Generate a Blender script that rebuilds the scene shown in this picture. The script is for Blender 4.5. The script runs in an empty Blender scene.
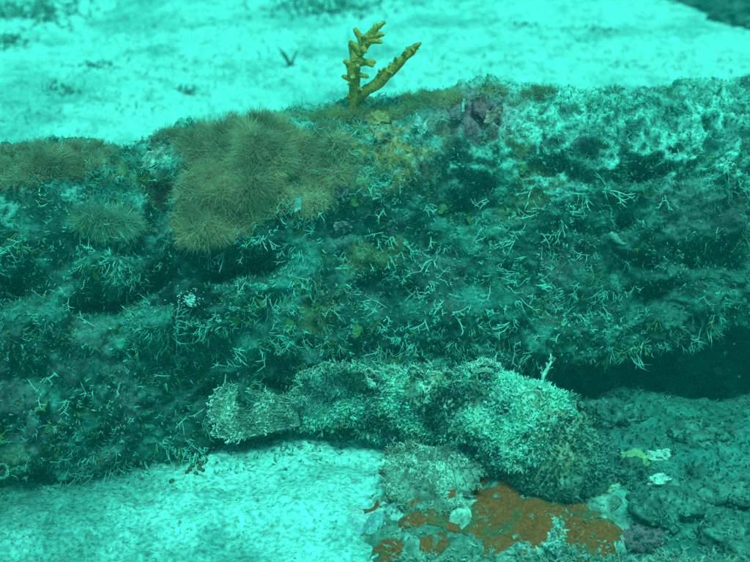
import bpy, math, random
import numpy as np
from mathutils import Vector
from mathutils.bvhtree import BVHTree

random.seed(7)
RNG = np.random.default_rng(7)
SC = bpy.context.scene
COL = SC.collection

# ------------------------------------------------------------------ camera, light, exposure
CAM_H, PITCH, HFOV = 0.57, math.radians(30.0), math.radians(42.0)
cam_d = bpy.data.cameras.new('camera')
cam = bpy.data.objects.new('camera', cam_d)
COL.objects.link(cam)
cam.location = (0, 0, CAM_H)
cam.rotation_euler = (math.pi / 2 - PITCH, 0, 0)
cam_d.sensor_width = 36
cam_d.lens = 18 / math.tan(HFOV / 2)
cam_d.clip_start, cam_d.clip_end = 0.02, 300
cam_d.dof.use_dof = True
cam_d.dof.focus_distance = 0.86
cam_d.dof.aperture_fstop = 7.0
SC.camera = cam

SUN_EL, SUN_AZ = math.radians(77), math.radians(172)      # azimuth from +Y towards +X
WATER = (0.18, 1.0, 0.83)                                 # daylight after its way down through the water
world = bpy.data.worlds.new('World')
SC.world = world
world.use_nodes = True
nt = world.node_tree
nt.nodes.clear()
wo = nt.nodes.new('ShaderNodeOutputWorld')
bg = nt.nodes.new('ShaderNodeBackground')
sky = nt.nodes.new('ShaderNodeTexSky')
sky.sky_type = 'NISHITA'
sky.sun_disc = False
sky.sun_elevation = SUN_EL
sky.sun_rotation = SUN_AZ
mx = nt.nodes.new('ShaderNodeMixRGB')
mx.blend_type = 'MULTIPLY'
mx.inputs[0].default_value = 1
mx.inputs[2].default_value = (0.10, 1.0, 0.64, 1)
nt.links.new(sky.outputs[0], mx.inputs[1])
nt.links.new(mx.outputs[0], bg.inputs[0])
bg.inputs[1].default_value = 0.10
nt.links.new(bg.outputs[0], wo.inputs[0])
sd = bpy.data.lights.new('sun', 'SUN')
sd.energy = 1.5
sd.angle = math.radians(22)
sd.color = WATER
so = bpy.data.objects.new('sun', sd)
COL.objects.link(so)
sv = Vector((math.sin(SUN_AZ) * math.cos(SUN_EL), math.cos(SUN_AZ) * math.cos(SUN_EL), math.sin(SUN_EL)))
so.rotation_euler = sv.to_track_quat('Z', 'Y').to_euler()
so.location = (0, 0, 3)

SC.view_settings.view_transform = 'Standard'
SC.view_settings.look = 'None'
SC.view_settings.exposure = 1.42
SC.view_settings.gamma = 1
SC.cycles.max_bounces = 5
SC.cycles.volume_bounces = 1
SC.cycles.use_denoising = False

# ------------------------------------------------------------------ maths helpers
F_PX = 375 / math.tan(HFOV / 2)
CAM = np.array([0, 0, CAM_H])
_cp, _sp = math.cos(PITCH), math.sin(PITCH)
AX_F = np.array([0, _cp, -_sp])
AX_U = np.array([0, _sp, _cp])
AX_R = np.array([1.0, 0, 0])


def ray(px, py):
    d = AX_F + AX_R * ((px - 375) / F_PX) - AX_U * ((py - 281) / F_PX)
    return d / np.linalg.norm(d)


def on_z(px, py, z):
    d = ray(px, py)
    return CAM + d * ((z - CAM_H) / d[2])


def on_y(px, py, y):
    d = ray(px, py)
    return CAM + d * (y / d[1])


def proj(P):
    Q = np.asarray(P) - CAM
    f = Q @ AX_F
    return np.stack([375 + F_PX * (Q @ AX_R) / f, 281 - F_PX * (Q @ AX_U) / f], -1)


def vnoise(p, seed=0):
    p = np.asarray(p, dtype=np.float64)
    i = np.floor(p).astype(np.int64)
    f = p - i
    f = f * f * f * (f * (f * 6 - 15) + 10)

    def h(dx, dy, dz):
        n = (i[:, 0] + dx) * 73856093 ^ (i[:, 1] + dy) * 19349663 ^ (i[:, 2] + dz) * 83492791 ^ (seed * 2654435)
        n = (n ^ (n >> 13)) * 1274126177 & 0x7fffffff
        n = (n ^ (n >> 16)) * 668265263 & 0x7fffffff
        return ((n ^ (n >> 15)) & 0xffff) / 32767.5 - 1
    x, y, z = f[:, 0], f[:, 1], f[:, 2]
    l = lambda a, b, t: a + (b - a) * t
    return l(l(l(h(0, 0, 0), h(1, 0, 0), x), l(h(0, 1, 0), h(1, 1, 0), x), y),
             l(l(h(0, 0, 1), h(1, 0, 1), x), l(h(0, 1, 1), h(1, 1, 1), x), y), z)


def fbm(p, octv=4, seed=0):
    s, a, t = 0, 1.0, 0
    for k in range(octv):
        s = s + a * vnoise(p * 2.03 ** k + 17.3 * k, seed + k)
        t += a
        a *= 0.5
    return s / t * 1.5


def sstep(a, b, x):
    t = np.clip((x - a) / (b - a), 0, 1)
    return t * t * (3 - 2 * t)


def unit(v):
    return v / np.maximum(np.linalg.norm(v, axis=-1, keepdims=True), 1e-12)


def lerp(a, b, t):
    t = np.asarray(t)[..., None]
    return np.asarray(a) * (1 - t) + np.asarray(b) * t


# ------------------------------------------------------------------ materials
def attr_mat(name, rough=0.9, nscale=300, nlo=0.65, nhi=1.25, bump=0.0, bscale=500, spec=0.25, sss=0):
    """albedo from the mesh's own colour attribute, broken up by a fine noise"""
    m = bpy.data.materials.new(name)
    m.use_nodes = True
    n, L = m.node_tree.nodes, m.node_tree.links
    b = n['Principled BSDF']
    b.inputs['Roughness'].default_value = rough
    b.inputs['Specular IOR Level'].default_value = spec
    a = n.new('ShaderNodeAttribute')
    a.attribute_name = 'albedo'
    tc = n.new('ShaderNodeTexCoord')
    nz = n.new('ShaderNodeTexNoise')
    nz.inputs['Scale'].default_value = nscale
    nz.inputs['Detail'].default_value = 4
    L.new(tc.outputs['Object'], nz.inputs['Vector'])
    mr = n.new('ShaderNodeMapRange')
    mr.inputs[1].default_value, mr.inputs[2].default_value = 0.3, 0.7
    mr.inputs[3].default_value, mr.inputs[4].default_value = nlo, nhi
    L.new(nz.outputs[0], mr.inputs[0])
    mm = n.new('ShaderNodeMixRGB')
    mm.blend_type = 'MULTIPLY'
    mm.inputs[0].default_value = 1
    L.new(a.outputs['Color'], mm.inputs[1])
    L.new(mr.outputs[0], mm.inputs[2])
    L.new(mm.outputs[0], b.inputs['Base Color'])
    if bump:
        n2 = n.new('ShaderNodeTexNoise')
        n2.inputs['Scale'].default_value = bscale
        n2.inputs['Detail'].default_value = 5
        L.new(tc.outputs['Object'], n2.inputs['Vector'])
        bp = n.new('ShaderNodeBump')
        bp.inputs['Strength'].default_value = bump
        bp.inputs['Distance'].default_value = 0.002
        L.new(n2.outputs[0], bp.inputs['Height'])
        L.new(bp.outputs[0], b.inputs['Normal'])
    return m


M_SAND = attr_mat('sand', 0.95, 260, 0.5, 1.35, 1.0, 420, 0.1)
M_CRUST = attr_mat('crusted_wood', 0.9, 260, 0.45, 1.5, 0.9, 420)
M_TURF = attr_mat('turf', 0.85, 500, 0.8, 1.2)
M_HAIR = attr_mat('filament', 0.85, 300, 0.85, 1.15)


def see_through(m, fac):
    """thin filaments let part of the light pass"""
    n, L = m.node_tree.nodes, m.node_tree.links
    b, out_ = n['Principled BSDF'], n['Material Output']
    tr = n.new('ShaderNodeBsdfTranslucent')
    ms = n.new('ShaderNodeMixShader')
    ms.inputs[0].default_value = fac
    L.new(b.inputs['Base Color'].links[0].from_socket, tr.inputs[0])
    L.new(b.outputs[0], ms.inputs[1])
    L.new(tr.outputs[0], ms.inputs[2])
    L.new(ms.outputs[0], out_.inputs['Surface'])


see_through(M_HAIR, 0.5)
see_through(M_TURF, 0.3)
M_SKIN = attr_mat('fish_skin', 0.7, 380, 0.45, 1.5, 0.8, 500)
M_FIN = attr_mat('fin', 0.7, 420, 0.55, 1.45, 0.5, 500)
M_CORAL = attr_mat('coral', 0.85, 420, 0.5, 1.3, 1.0, 1100)
M_ROCK = attr_mat('rock', 0.9, 220, 0.5, 1.45, 0.9, 400)
M_SPONGE = attr_mat('sponge', 0.85, 420, 0.6, 1.35, 0.9, 700)
M_LEAF = attr_mat('leaf', 0.6, 300, 0.7, 1.25, 0.3, 500)
M_EYE = attr_mat('eye', 0.45, 200, 0.9, 1.1, 0, 500, 0.25)


# ------------------------------------------------------------------ object helpers
def mesh(name, V, F, C=None, mat=None, smooth=False):
    """V (n,3), F list of index arrays (k,3)/(k,4), C (n,3) albedo per vertex"""
    V = np.asarray(V, dtype=np.float32)
    if isinstance(F, np.ndarray):
        F = [F]
    me = bpy.data.meshes.new(name)
    nl = sum(f.size for f in F)
    npoly = sum(len(f) for f in F)
    me.vertices.add(len(V))
    me.vertices.foreach_set('co', V.ravel())
    me.loops.add(nl)
    me.polygons.add(npoly)
    me.loops.foreach_set('vertex_index', np.concatenate([f.ravel() for f in F]).astype(np.int32))
    tot = np.concatenate([np.full(len(f), f.shape[1]) for f in F]).astype(np.int32)
    st = np.concatenate([[0], np.cumsum(tot)[:-1]]).astype(np.int32)
    me.polygons.foreach_set('loop_start', st)
    me.polygons.foreach_set('loop_total', tot)
    me.update(calc_edges=True)
    if smooth:
        me.polygons.foreach_set('use_smooth', np.ones(npoly, dtype=bool))
    if C is not None:
        a = me.color_attributes.new('albedo', 'FLOAT_COLOR', 'POINT')
        c = np.ones((len(V), 4), dtype=np.float32)
        c[:, :3] = np.clip(C, 0.005, 0.95)
        a.data.foreach_set('color', c.ravel())
    if mat:
        me.materials.append(mat)
    return me


def obj(name, me, parent=None):
    o = bpy.data.objects.new(name, me)
    COL.objects.link(o)
    if parent is not None:
        o.parent = parent
    return o


def tag(o, label=None, cat=None, group=None, kind=None):
    if label: o['label'] = label
    if cat: o['category'] = cat
    if group: o['group'] = group
    if kind: o['kind'] = kind
    return o


def grid_faces(nx, ny, wrap=False):
    i = np.arange(nx - 1)[:, None]
    j = np.arange(ny if wrap else ny - 1)[None, :]
    a = i * ny + j
    b = i * ny + (j + 1) % ny
    return np.stack([a, b, b + ny, a + ny], -1).reshape(-1, 4)


def grid_normals(P, wrap=False):
    """P (nx,ny,3)"""
    dx = np.gradient(P, axis=0)
    if wrap:
        dy = (np.roll(P, -1, 1) - np.roll(P, 1, 1)) / 2
    else:
        dy = np.gradient(P, axis=1)
    return unit(np.cross(dx, dy))


class Acc:
    def __init__(self):
        self.v, self.f, self.c, self.n = [], {}, [], 0

    def add(self, V, F, C):
        V = np.asarray(V).reshape(-1, 3)
        C = np.asarray(C)
        if C.ndim == 1:
            C = np.tile(C, (len(V), 1))
        for f in (F if isinstance(F, list) else [F]):
            self.f.setdefault(f.shape[1], []).append(f + self.n)
        self.v.append(V)
        self.c.append(C)
        self.n += len(V)

    def mesh(self, name, mat, smooth=False):
        return mesh(name, np.concatenate(self.v), [np.concatenate(f) for f in self.f.values()], np.concatenate(self.c), mat, smooth)


def frame_of(D):
    ref = np.where(np.abs(D[:, 2:3]) < 0.9, np.array([[0, 0, 1.0]]), np.array([[1.0, 0, 0]]))
    A = unit(np.cross(D, ref))
    return A, np.cross(D, A)


def twigs(acc, P, D, L, R, C, nseg=3, curl=0.35, tipc=1.25, rng=RNG):
    """N tapered three-sided twigs, bending; returns their path function"""
    N = len(P)
    D = unit(D)
    A, B = frame_of(D)
    th = rng.uniform(0, 2 * np.pi, N)[:, None]
    K = (A * np.cos(th) + B * np.sin(th)) * (rng.uniform(0.2, 1, N)[:, None] * curl)
    K2 = (A * np.sin(th * 1.7) + B * np.cos(th * 1.7)) * (rng.uniform(-1, 1, N)[:, None] * curl * 0.5)
    Lc = L[:, None]

    def path(t):
        t = np.asarray(t)
        t = t[:, None] if t.ndim else t
        return P + Lc * (D * t + K * t * t + K2 * t * t * t)
    ph = rng.uniform(0, 2 * np.pi, N)
    V = np.zeros((N, nseg * 3 + 1, 3))
    CC = np.zeros((N, nseg * 3 + 1, 3))
    for s in range(nseg):
        t = s / nseg
        c = path(t)
        r = R * (1 - 0.45 * t)
        for k in range(3):
            a = ph + k * 2 * np.pi / 3
            V[:, s * 3 + k] = c + (A * np.cos(a)[:, None] + B * np.sin(a)[:, None]) * r[:, None]
            CC[:, s * 3 + k] = C * (0.75 + (tipc - 0.75) * t)
    V[:, -1] = path(1.0)
    CC[:, -1] = C * tipc
    f = []
    for s in range(nseg - 1):
        for k in range(3):
            a, b = s * 3 + k, s * 3 + (k + 1) % 3
            f += [[a, b, b + 3], [a, b + 3, a + 3]]
    s = nseg - 1
    for k in range(3):
        f.append([s * 3 + k, s * 3 + (k + 1) % 3, nseg * 3])
    f = np.array(f)
    F = (np.arange(N)[:, None, None] * (nseg * 3 + 1) + f[None]).reshape(-1, 3)
    acc.add(V.reshape(-1, 3), F, CC.reshape(-1, 3))
    return path


def bushes(acc, P, Nn, size, rad, C, k=4, kids=2, spread=0.9, curl=0.5, droop=0.0, rng=RNG):
    """forked little clusters rooted at P along normals Nn"""
    n = len(P)
    idx = np.repeat(np.arange(n), k)
    D = unit(Nn[idx] + rng.normal(0, spread * 0.55, (n * k, 3)) + np.array([0, 0, -droop]))
    L = size[idx] * rng.uniform(0.5, 1.1, n * k)
    R = rad[idx] * rng.uniform(0.8, 1.2, n * k)
    Cc = C[idx] * rng.uniform(0.75, 1.2, (n * k, 1))
    P0 = P[idx] + rng.normal(0, 1, (n * k, 3)) * (size[idx] * 0.15)[:, None]
    path = twigs(acc, P0, D, L, R, Cc, 3, curl, rng=rng)
    for q in range(kids):
        t = rng.uniform(0.3, 0.75, n * k)
        p = path(t)
        d = unit(D + rng.normal(0, 0.6, D.shape))
        twigs(acc, p, d, L * rng.uniform(0.35, 0.65, n * k), R * 0.75, Cc * 1.1, 2, curl, rng=rng)


def blades(acc, P, D, L, W, C, rng=RNG, curl=0.4, nseg=3):
    """flat bent ribbons (filaments, small flakes)"""
    N = len(P)
    D = unit(D)
    A, B = frame_of(D)
    th = rng.uniform(0, 2 * np.pi, N)[:, None]
    S = A * np.cos(th) + B * np.sin(th)
    K = unit(np.cross(D, S)) * (rng.uniform(-1, 1, N)[:, None] * curl) + S * rng.uniform(-.3, .3, N)[:, None] * curl
    V = np.zeros((N, nseg * 2 + 1, 3))
    CC = np.zeros_like(V)
    for s in range(nseg):
        t = s / nseg
        c = P + L[:, None] * (D * t + K * t * t)
        w = (W * (1 - 0.5 * t))[:, None] * 0.5
        V[:, s * 2], V[:, s * 2 + 1] = c - S * w, c + S * w
        CC[:, s * 2] = CC[:, s * 2 + 1] = C
    V[:, -1] = P + L[:, None] * (D + K)
    CC[:, -1] = C
    f = []
    for s in range(nseg - 1):
        a = s * 2
        f += [[a, a + 1, a + 3], [a, a + 3, a + 2]]
    a = (nseg - 1) * 2
    f.append([a, a + 1, a + 2])
    F = (np.arange(N)[:, None, None] * (nseg * 2 + 1) + np.array(f)[None]).reshape(-1, 3)
    acc.add(V.reshape(-1, 3), F, CC.reshape(-1, 3))


def tube(acc, pts, rad, C, ns=8, rough=0.0, seed=0, tipcol=None):
    """smooth swept tube with rounded end through pts"""
    pts = np.asarray(pts, float)
    rad = np.asarray(rad, float)
    m = max(6, len(pts) * 4)
    t = np.linspace(0, len(pts) - 1, m)
    q = np.stack([np.interp(t, np.arange(len(pts)), pts[:, k]) for k in range(3)], -1)
    for _ in range(2):
        q[1:-1] = (q[:-2] + 2 * q[1:-1] + q[2:]) / 4
    r = np.interp(t, np.arange(len(pts)), rad)
    T = unit(np.gradient(q, axis=0))
    # rounded tip
    q = np.concatenate([q, q[-1:] + T[-1:] * r[-1] * 0.6, q[-1:] + T[-1:] * r[-1] * 0.9])
    r = np.concatenate([r, [r[-1] * 0.75, r[-1] * 0.15]])
    T = np.concatenate([T, T[-1:], T[-1:]])
    A, B = frame_of(T)
    an = np.linspace(0, 2 * np.pi, ns, endpoint=False)
    V = q[:, None] + (A[:, None] * np.cos(an)[None, :, None] + B[:, None] * np.sin(an)[None, :, None]) * r[:, None, None]
    V = V.reshape(-1, 3)
    if rough:
        cen = np.repeat(q, ns, 0)
        dl = unit(V - cen)
        V = V + dl * (vnoise(V * 260, seed) * rough)[:, None]
    CC = np.tile(np.asarray(C, float), (len(V), 1))
    if tipcol is not None:
        w = np.repeat(sstep(0.86, 1.0, np.linspace(0, 1, len(q))), ns)
        CC = lerp(CC, np.tile(tipcol, (len(V), 1)), w)
    acc.add(V, grid_faces(len(q), ns, True), CC)


def blob(acc, c, r, C, seed=0, amp=0.25, freq=3.0, nu=18, nv=12, flat=1.0, C2=None):
    """uneven closed lump"""
    u = np.linspace(0, 2 * np.pi, nu, endpoint=False)
    v = np.linspace(0.02, np.pi - 0.02, nv)
    S = np.stack([np.sin(v)[:, None] * np.cos(u), np.sin(v)[:, None] * np.sin(u), np.cos(v)[:, None] * np.ones(nu)], -1).reshape(-1, 3)
    k = 1 + amp * fbm(S * freq * 0.5 + seed * 3.7, 4, seed)
    V = np.asarray(c) + S * np.asarray(r) * k[:, None]
    CC = np.tile(np.asarray(C, float), (len(V), 1))
    if C2 is not None:
        CC = lerp(CC, np.tile(C2, (len(V), 1)), sstep(-.1, .25, fbm(S * 2.2 + seed, 4, seed + 9)))
    cap = np.array([[0, (k_ + 1) % nu, k_] for k_ in range(1, nu - 1)])
    acc.add(V, [grid_faces(nv, nu, True)], CC)


# ------------------------------------------------------------------ seabed (structure)
def ground_z(x, y):
    p = np.stack([x, y, np.zeros_like(x)], -1)
    z = 0.010 * fbm(p * 4, 3, 3) + 0.0045 * fbm(p * 28, 3, 5) + 0.0022 * fbm(p * 110, 2, 8)
    far = sstep(1.5, 6, np.hypot(x, y - 0.8))
    z = z + far * 0.10 * fbm(p * 0.35, 3, 21)
    # scoured hollow beneath the raised end of the log, deepened to darken it; rubble bed before it
    z = z - 0.14 * sstep(0.10, 0.22, x) * sstep(1.3, 0.7, x) * np.exp(-((y - 0.955) / 0.135) ** 2)
    z = z + 0.175 * np.exp(-((y - 1.13) / 0.055) ** 2) * sstep(0.12, 0.27, x) * sstep(1.7, 0.9, x)  # unseen bank behind the log, added to stop light getting in underneath
    rb = sstep(0.13, 0.24, x) * sstep(0.98, 0.80, y) * (x < 0.9)
    z = z + rb * (0.010 + 0.012 * fbm(p * 20, 4, 31) + 0.004 * fbm(p * 70, 3, 33))
    return z


gx = np.concatenate([-np.geomspace(60, 1.22, 26), np.linspace(-1.2, -0.65, 45), np.linspace(-0.64, 0.64, 300), np.linspace(0.65, 1.2, 45), np.geomspace(1.22, 60, 26)])
gy = np.concatenate([-np.geomspace(60, 0.1, 18), np.linspace(0, 0.42, 20), np.linspace(0.425, 1.0, 190), np.linspace(1.008, 2.9, 130), np.geomspace(2.93, 60, 36)])
GX, GY = np.meshgrid(gx, gy, indexing='ij')
GXf, GYf = GX.ravel(), GY.ravel()
GZf = ground_z(GXf, GYf)
GV = np.stack([GXf, GYf, GZf], -1)
p2 = np.stack([GXf, GYf, 0 * GXf], -1)
sand_c = np.tile([0.38, 0.64, 0.57], (len(GV), 1))
mott = sstep(0.05, 0.7, fbm(p2 * 9, 4, 41)) * 0.55 + sstep(0.15, 0.6, fbm(p2 * 38, 4, 43)) * 0.45
sand_c = lerp(sand_c, np.array([0.10, 0.26, 0.23]), np.clip(mott, 0, 0.8))
# algal film plus painted shade: left end, and the rubble and hollow at the right
film_shade = sstep(-0.09, -0.30, GXf + 0.10 * fbm(p2 * 7, 3, 44)) * sstep(1.0, 0.7, GYf) * 0.85
film_shade = np.maximum(film_shade, sstep(0.12, 0.24, GXf + 0.05 * fbm(p2 * 9, 3, 45)) * sstep(1.2, 1.12, GYf) * 0.95)
film_shade *= 0.8 + 0.2 * sstep(-0.3, 0.4, fbm(p2 * 60, 3, 46))
sed_shade = np.where((GXf > 0.05)[:, None], np.array([0.045, 0.15, 0.125]), np.array([0.03, 0.10, 0.085]))
sand_c = lerp(sand_c, sed_shade * (0.75 + 0.5 * sstep(-.4, .4, fbm(p2 * 45, 4, 48)))[:, None], np.clip(film_shade * 1.25, 0, .97))
farveg = sstep(0.05, 0.5, fbm(p2 * np.array([2.2, 1.6, 1]), 4, 49) + 0.5 * sstep(.2, 1.1, GXf) + 0.25 * sstep(-.5, -1.1, GXf) - .25) * sstep(1.3, 1.8, GYf)
sand_c = lerp(sand_c, np.array([0.13, 0.26, 0.24]), farveg * 0.75)
spk = sstep(0.55, 0.9, fbm(p2 * 170, 2, 47))
sand_c = lerp(sand_c, np.array([0.16, 0.18, 0.15]), spk * 0.5)
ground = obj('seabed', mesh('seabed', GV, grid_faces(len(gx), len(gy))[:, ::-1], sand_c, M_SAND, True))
tag(ground, 'pale sandy seabed strewn with small debris around the log', None, None, 'structure')
GN = len(gy)
# bvh of the near part only
near = (np.abs(GX) < 1.6) & (GY > 0.2) & (GY < 4)
ok_i = np.where((np.abs(gx) < 1.6))[0]
ok_j = np.where((gy > 0.2) & (gy < 4))[0]
sub = GV.reshape(len(gx), len(gy), 3)[ok_i[0]:ok_i[-1] + 1, ok_j[0]:ok_j[-1] + 1]
G_BVH = BVHTree.FromPolygons(sub.reshape(-1, 3).tolist(), grid_faces(sub.shape[0], sub.shape[1])[:, ::-1].tolist())

# ------------------------------------------------------------------ the sunken log
KX = np.array([-1.6, -0.60, -0.36, -0.18, 0.0, 0.12, 0.20, 0.30, 0.45, 0.8, 1.6])
K_YF = np.array([0.60, 0.610, 0.635, 0.715, 0.765, 0.780, 0.790, 0.805, 0.830, 0.90, 1.15])    # front face
K_ZT = np.array([0.24, 0.240, 0.240, 0.245, 0.257, 0.262, 0.266, 0.270, 0.276, 0.29, 0.30])     # top
K_ZB = np.array([-0.05, -0.05, -0.04, -0.03, -0.02, 0.0, 0.030, 0.048, 0.062, 0.08, 0.10])   # underside
K_DP = np.array([0.24, 0.24, 0.24, 0.22, 0.21, 0.21, 0.21, 0.22, 0.24, 0.26, 0.27])             # depth
lx = np.concatenate([np.linspace(-1.6, -0.62, 110), np.linspace(-0.615, 0.615, 540), np.linspace(0.62, 1.6, 110)])
NU = 240
# denser where the camera looks: front and top
uu = np.linspace(0, 1, NU, endpoint=False)
ang = np.pi * 1.0 + (uu - 0.5) * 2 * np.pi - 0.55 * np.sin(2 * np.pi * uu) * -1.0   # pi = facing the camera (-Y)


def log_base(x, a):
    yf, zt, zb, dp = (np.interp(x, KX, k) for k in (K_YF, K_ZT, K_ZB, K_DP))
    ca, sa = np.cos(a), np.sin(a)
    e = 2 / 2.7
    cy = np.sign(ca) * np.abs(ca) ** e
    cz = np.sign(sa) * np.abs(sa) ** e
    yc, zc = yf + dp / 2, (zt + zb) / 2
    # the face leans back towards the top
    return np.stack([x, yc + dp / 2 * cy + 0.070 * cz, zc + (zt - zb) / 2 * cz], -1)


# the height of the top edge as the log was measured along its length
_sil = ([0, 110, 185, 300, 355, 430, 500, 560, 650, 750], [152, 148, 137, 126, 110, 107, 101, 97, 88, 80])
for _ in range(12):
    for k_ in range(1, 10):
        pr = proj(log_base(np.full(90, np.clip(KX[k_], -.5, .5)), np.linspace(0, np.pi * 1.1, 90)))
        m_ = pr[np.argmin(pr[:, 1])]
        K_ZT[k_] += 0.5 * (m_[1] - np.interp(m_[0], *_sil)) * 0.0010
K_ZT[0], K_ZT[10] = K_ZT[1], K_ZT[9]
XX, AA = np.meshgrid(lx, ang, indexing='ij')
LP = log_base(XX.ravel(), AA.ravel())
LN = -grid_normals(LP.reshape(len(lx), NU, 3), True).reshape(-1, 3)
cen = np.stack([XX.ravel(), np.interp(XX.ravel(), KX, K_YF) + 0.145, 0.5 * (np.interp(XX.ravel(), KX, K_ZT) + np.interp(XX.ravel(), KX, K_ZB))], -1)
if np.mean(np.sum(LN * (LP - cen), -1)) < 0:
    LN = -LN
LPX = proj(LP)
front = (LN[:, 1] < 0.25) | (LN[:, 2] > 0.5)
# hollows and swellings of the crust: (px, py, rx, ry, amount in m) on the face towards the camera
BUMPS = [(92, 306, 26, 16, -.024), (128, 292, 26, 18, -.036), (170, 278, 28, 20, -.046), (215, 268, 28, 17, -.048), (262, 262, 26, 13, -.036), (150, 248, 18, 12, -.012),
         (185, 318, 60, 34, .020), (150, 318, 26, 22, .012), (240, 172, 62, 48, .022), (325, 160, 32, 34, .014), (50, 165, 60, 26, .012),
         (100, 225, 36, 16, .010), (160, 200, 16, 20, -.018), (60, 205, 20, 14, .012), (470, 192, 36, 26, -.036), (545, 168, 34, 14, -.014),
         (480, 108, 36, 16, .012), (600, 240, 55, 40, -.016), (660, 222, 42, 28, -.030), (640, 160, 24, 12, -.016), (700, 140, 34, 14, -.014),
         (705, 262, 42, 24, -.034), (655, 300, 36, 14, -.018), (640, 110, 60, 16, .010), (565, 130, 40, 14, .010), (500, 320, 70, 34, .016),
         (400, 290, 50, 26, -.010), (330, 300, 60, 30, .010), (470, 262, 36, 20, .010), (265, 365, 34, 18, -.020), (200, 395, 22, 12, -.022),
         (420, 352, 36, 9, -.030), (290, 400, 24, 16, -.02), (60, 420, 60, 30, .012), (40, 330, 50, 24, .010), (20, 270, 40, 16, -.014),
         (560, 330, 60, 16, .014), (395, 150, 36, 24, .006), (430, 240, 28, 16, -.012)]
bump = np.zeros(len(LP))
rb_ = random.Random(77)
BUMPS += [(rb_.uniform(-10, 760), rb_.uniform(150, 440), rb_.uniform(9, 26), rb_.uniform(8, 20), rb_.choice([-1, -1, 1]) * rb_.uniform(.004, .012)) for _ in range(95)]
for bx, by, rx, ry, am in BUMPS:
    bump += am * np.exp(-((LPX[:, 0] - bx) / rx) ** 2 - ((LPX[:, 1] - by) / ry) ** 2) * front
wig = np.stack([LP[:, 0], LP[:, 1], LP[:, 2]], -1)
bump *= 0.35 + 1.3 * sstep(-.5, .5, fbm(LP * 19, 3, 57))
disp = 0.013 * fbm(wig * 11, 4, 51) + 0.010 * (0.6 - 2 * np.abs(fbm(wig * 30, 4, 52))) + 0.0055 * fbm(wig * 90, 3, 53) + 0.0016 * fbm(wig * 320, 2, 54)
LV = LP + LN * (disp + bump)[:, None]
LN = -grid_normals(LV.reshape(len(lx), NU, 3), True).reshape(-1, 3)
if np.mean(np.sum(LN * (LV - cen), -1)) < 0:
    LN = -LN
base = np.tile([0.015, 0.046, 0.038], (len(LV), 1))
base = lerp(base, np.array([0.05, 0.16, 0.13]), sstep(0.0, 0.6, fbm(LV * 26, 4, 61)) * 0.8)
base = lerp(base, np.array([0.12, 0.08, 0.08]), sstep(0.4, 0.7, fbm(LV * 17, 3, 62)) * 0.5)     # coralline pink
base = lerp(base, np.array([0.20, 0.14, 0.05]), sstep(0.3, 0.65, fbm(LV * 13, 3, 63)) * 0.6)      # rusty film
up = sstep(0.45, 0.9, LN[:, 2]) * (0.25 + 0.75 * sstep(-.05, -.015, LV[:, 2] - np.interp(LV[:, 0], KX, K_ZT)))
base = lerp(base, np.array([0.30, 0.56, 0.49]), sstep(.03, .12, LV[:, 0]) * sstep(.3, .8, LN[:, 2]) * sstep(-.05, -.02, LV[:, 2] - np.interp(LV[:, 0], KX, K_ZT)) * (0.2 + 0.65 * sstep(-.25, .25, fbm(LV * 30, 3, 66))))
base = lerp(base, np.array([0.26, 0.54, 0.46]), up * sstep(-0.3, 0.3, fbm(LV * 40, 3, 64)) * 0.55)   # settled sand
pix0 = proj(LV)
purple = np.exp(-((pix0[:, 0] - 475) / 34) ** 2 - ((pix0[:, 1] - 112) / 22) ** 2) * front
base = lerp(base, np.array([0.40, 0.08, 0.13]), np.clip(purple * 1.1, 0, .85))
rust = np.exp(-((pix0[:, 0] - 392) / 36) ** 2 - ((pix0[:, 1] - 150) / 28) ** 2) * front
base = lerp(base, np.array([0.62, 0.24, 0.08]), np.clip(rust * sstep(-.4, .2, fbm(LV * 60, 3, 65)), 0, .85))
LF = grid_faces(len(lx), NU, True)
log = obj('sunken_log', mesh('sunken_log', LV, LF, base, M_CRUST, True))
bpy.context.view_layer.update()
tag(log, 'thick sunken log covered in turf algae and crust, lying across the sand', 'log')
L_BVH = BVHTree.FromPolygons(LV.tolist(), LF.tolist())


def cast(px, py, trees):
    best = None
    d = ray(px, py)
    for t in trees:
        r = t.ray_cast(Vector(CAM), Vector(d))
        if r[0] is not None and (best is None or r[3] < best[2]):
            n = np.array(r[1])
            if n @ d > 0:
                n = -n
            best = (np.array(r[0]), n, r[3])
    return best


# ---- turf of forked algae all over the log (nobody could count it)
acc = Acc()
xin = np.abs(LV[:, 0]) < 0.62
vis = xin & ((LN[:, 1] < 0.3) | (LN[:, 2] > 0.35)) & (LV[:, 1] < np.interp(LV[:, 0], KX, K_YF) + 0.24)
cand = np.where(vis)[0]
PXY = proj(LV)
dens = 0.35 + 1.1 * sstep(-0.3, 0.35, fbm(LV[cand] * 24, 3, 71))
dens *= np.where(bump[cand] < -0.010, 0.15, 1)
dens *= np.where((np.abs(PXY[cand, 0] - 375) < 420) & (PXY[cand, 1] > 40), 1, 0.3)
dens *= 1 - .7 * np.exp(-((PXY[cand, 0] - 478) / 30) ** 2 - ((PXY[cand, 1] - 112) / 18) ** 2)
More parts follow.
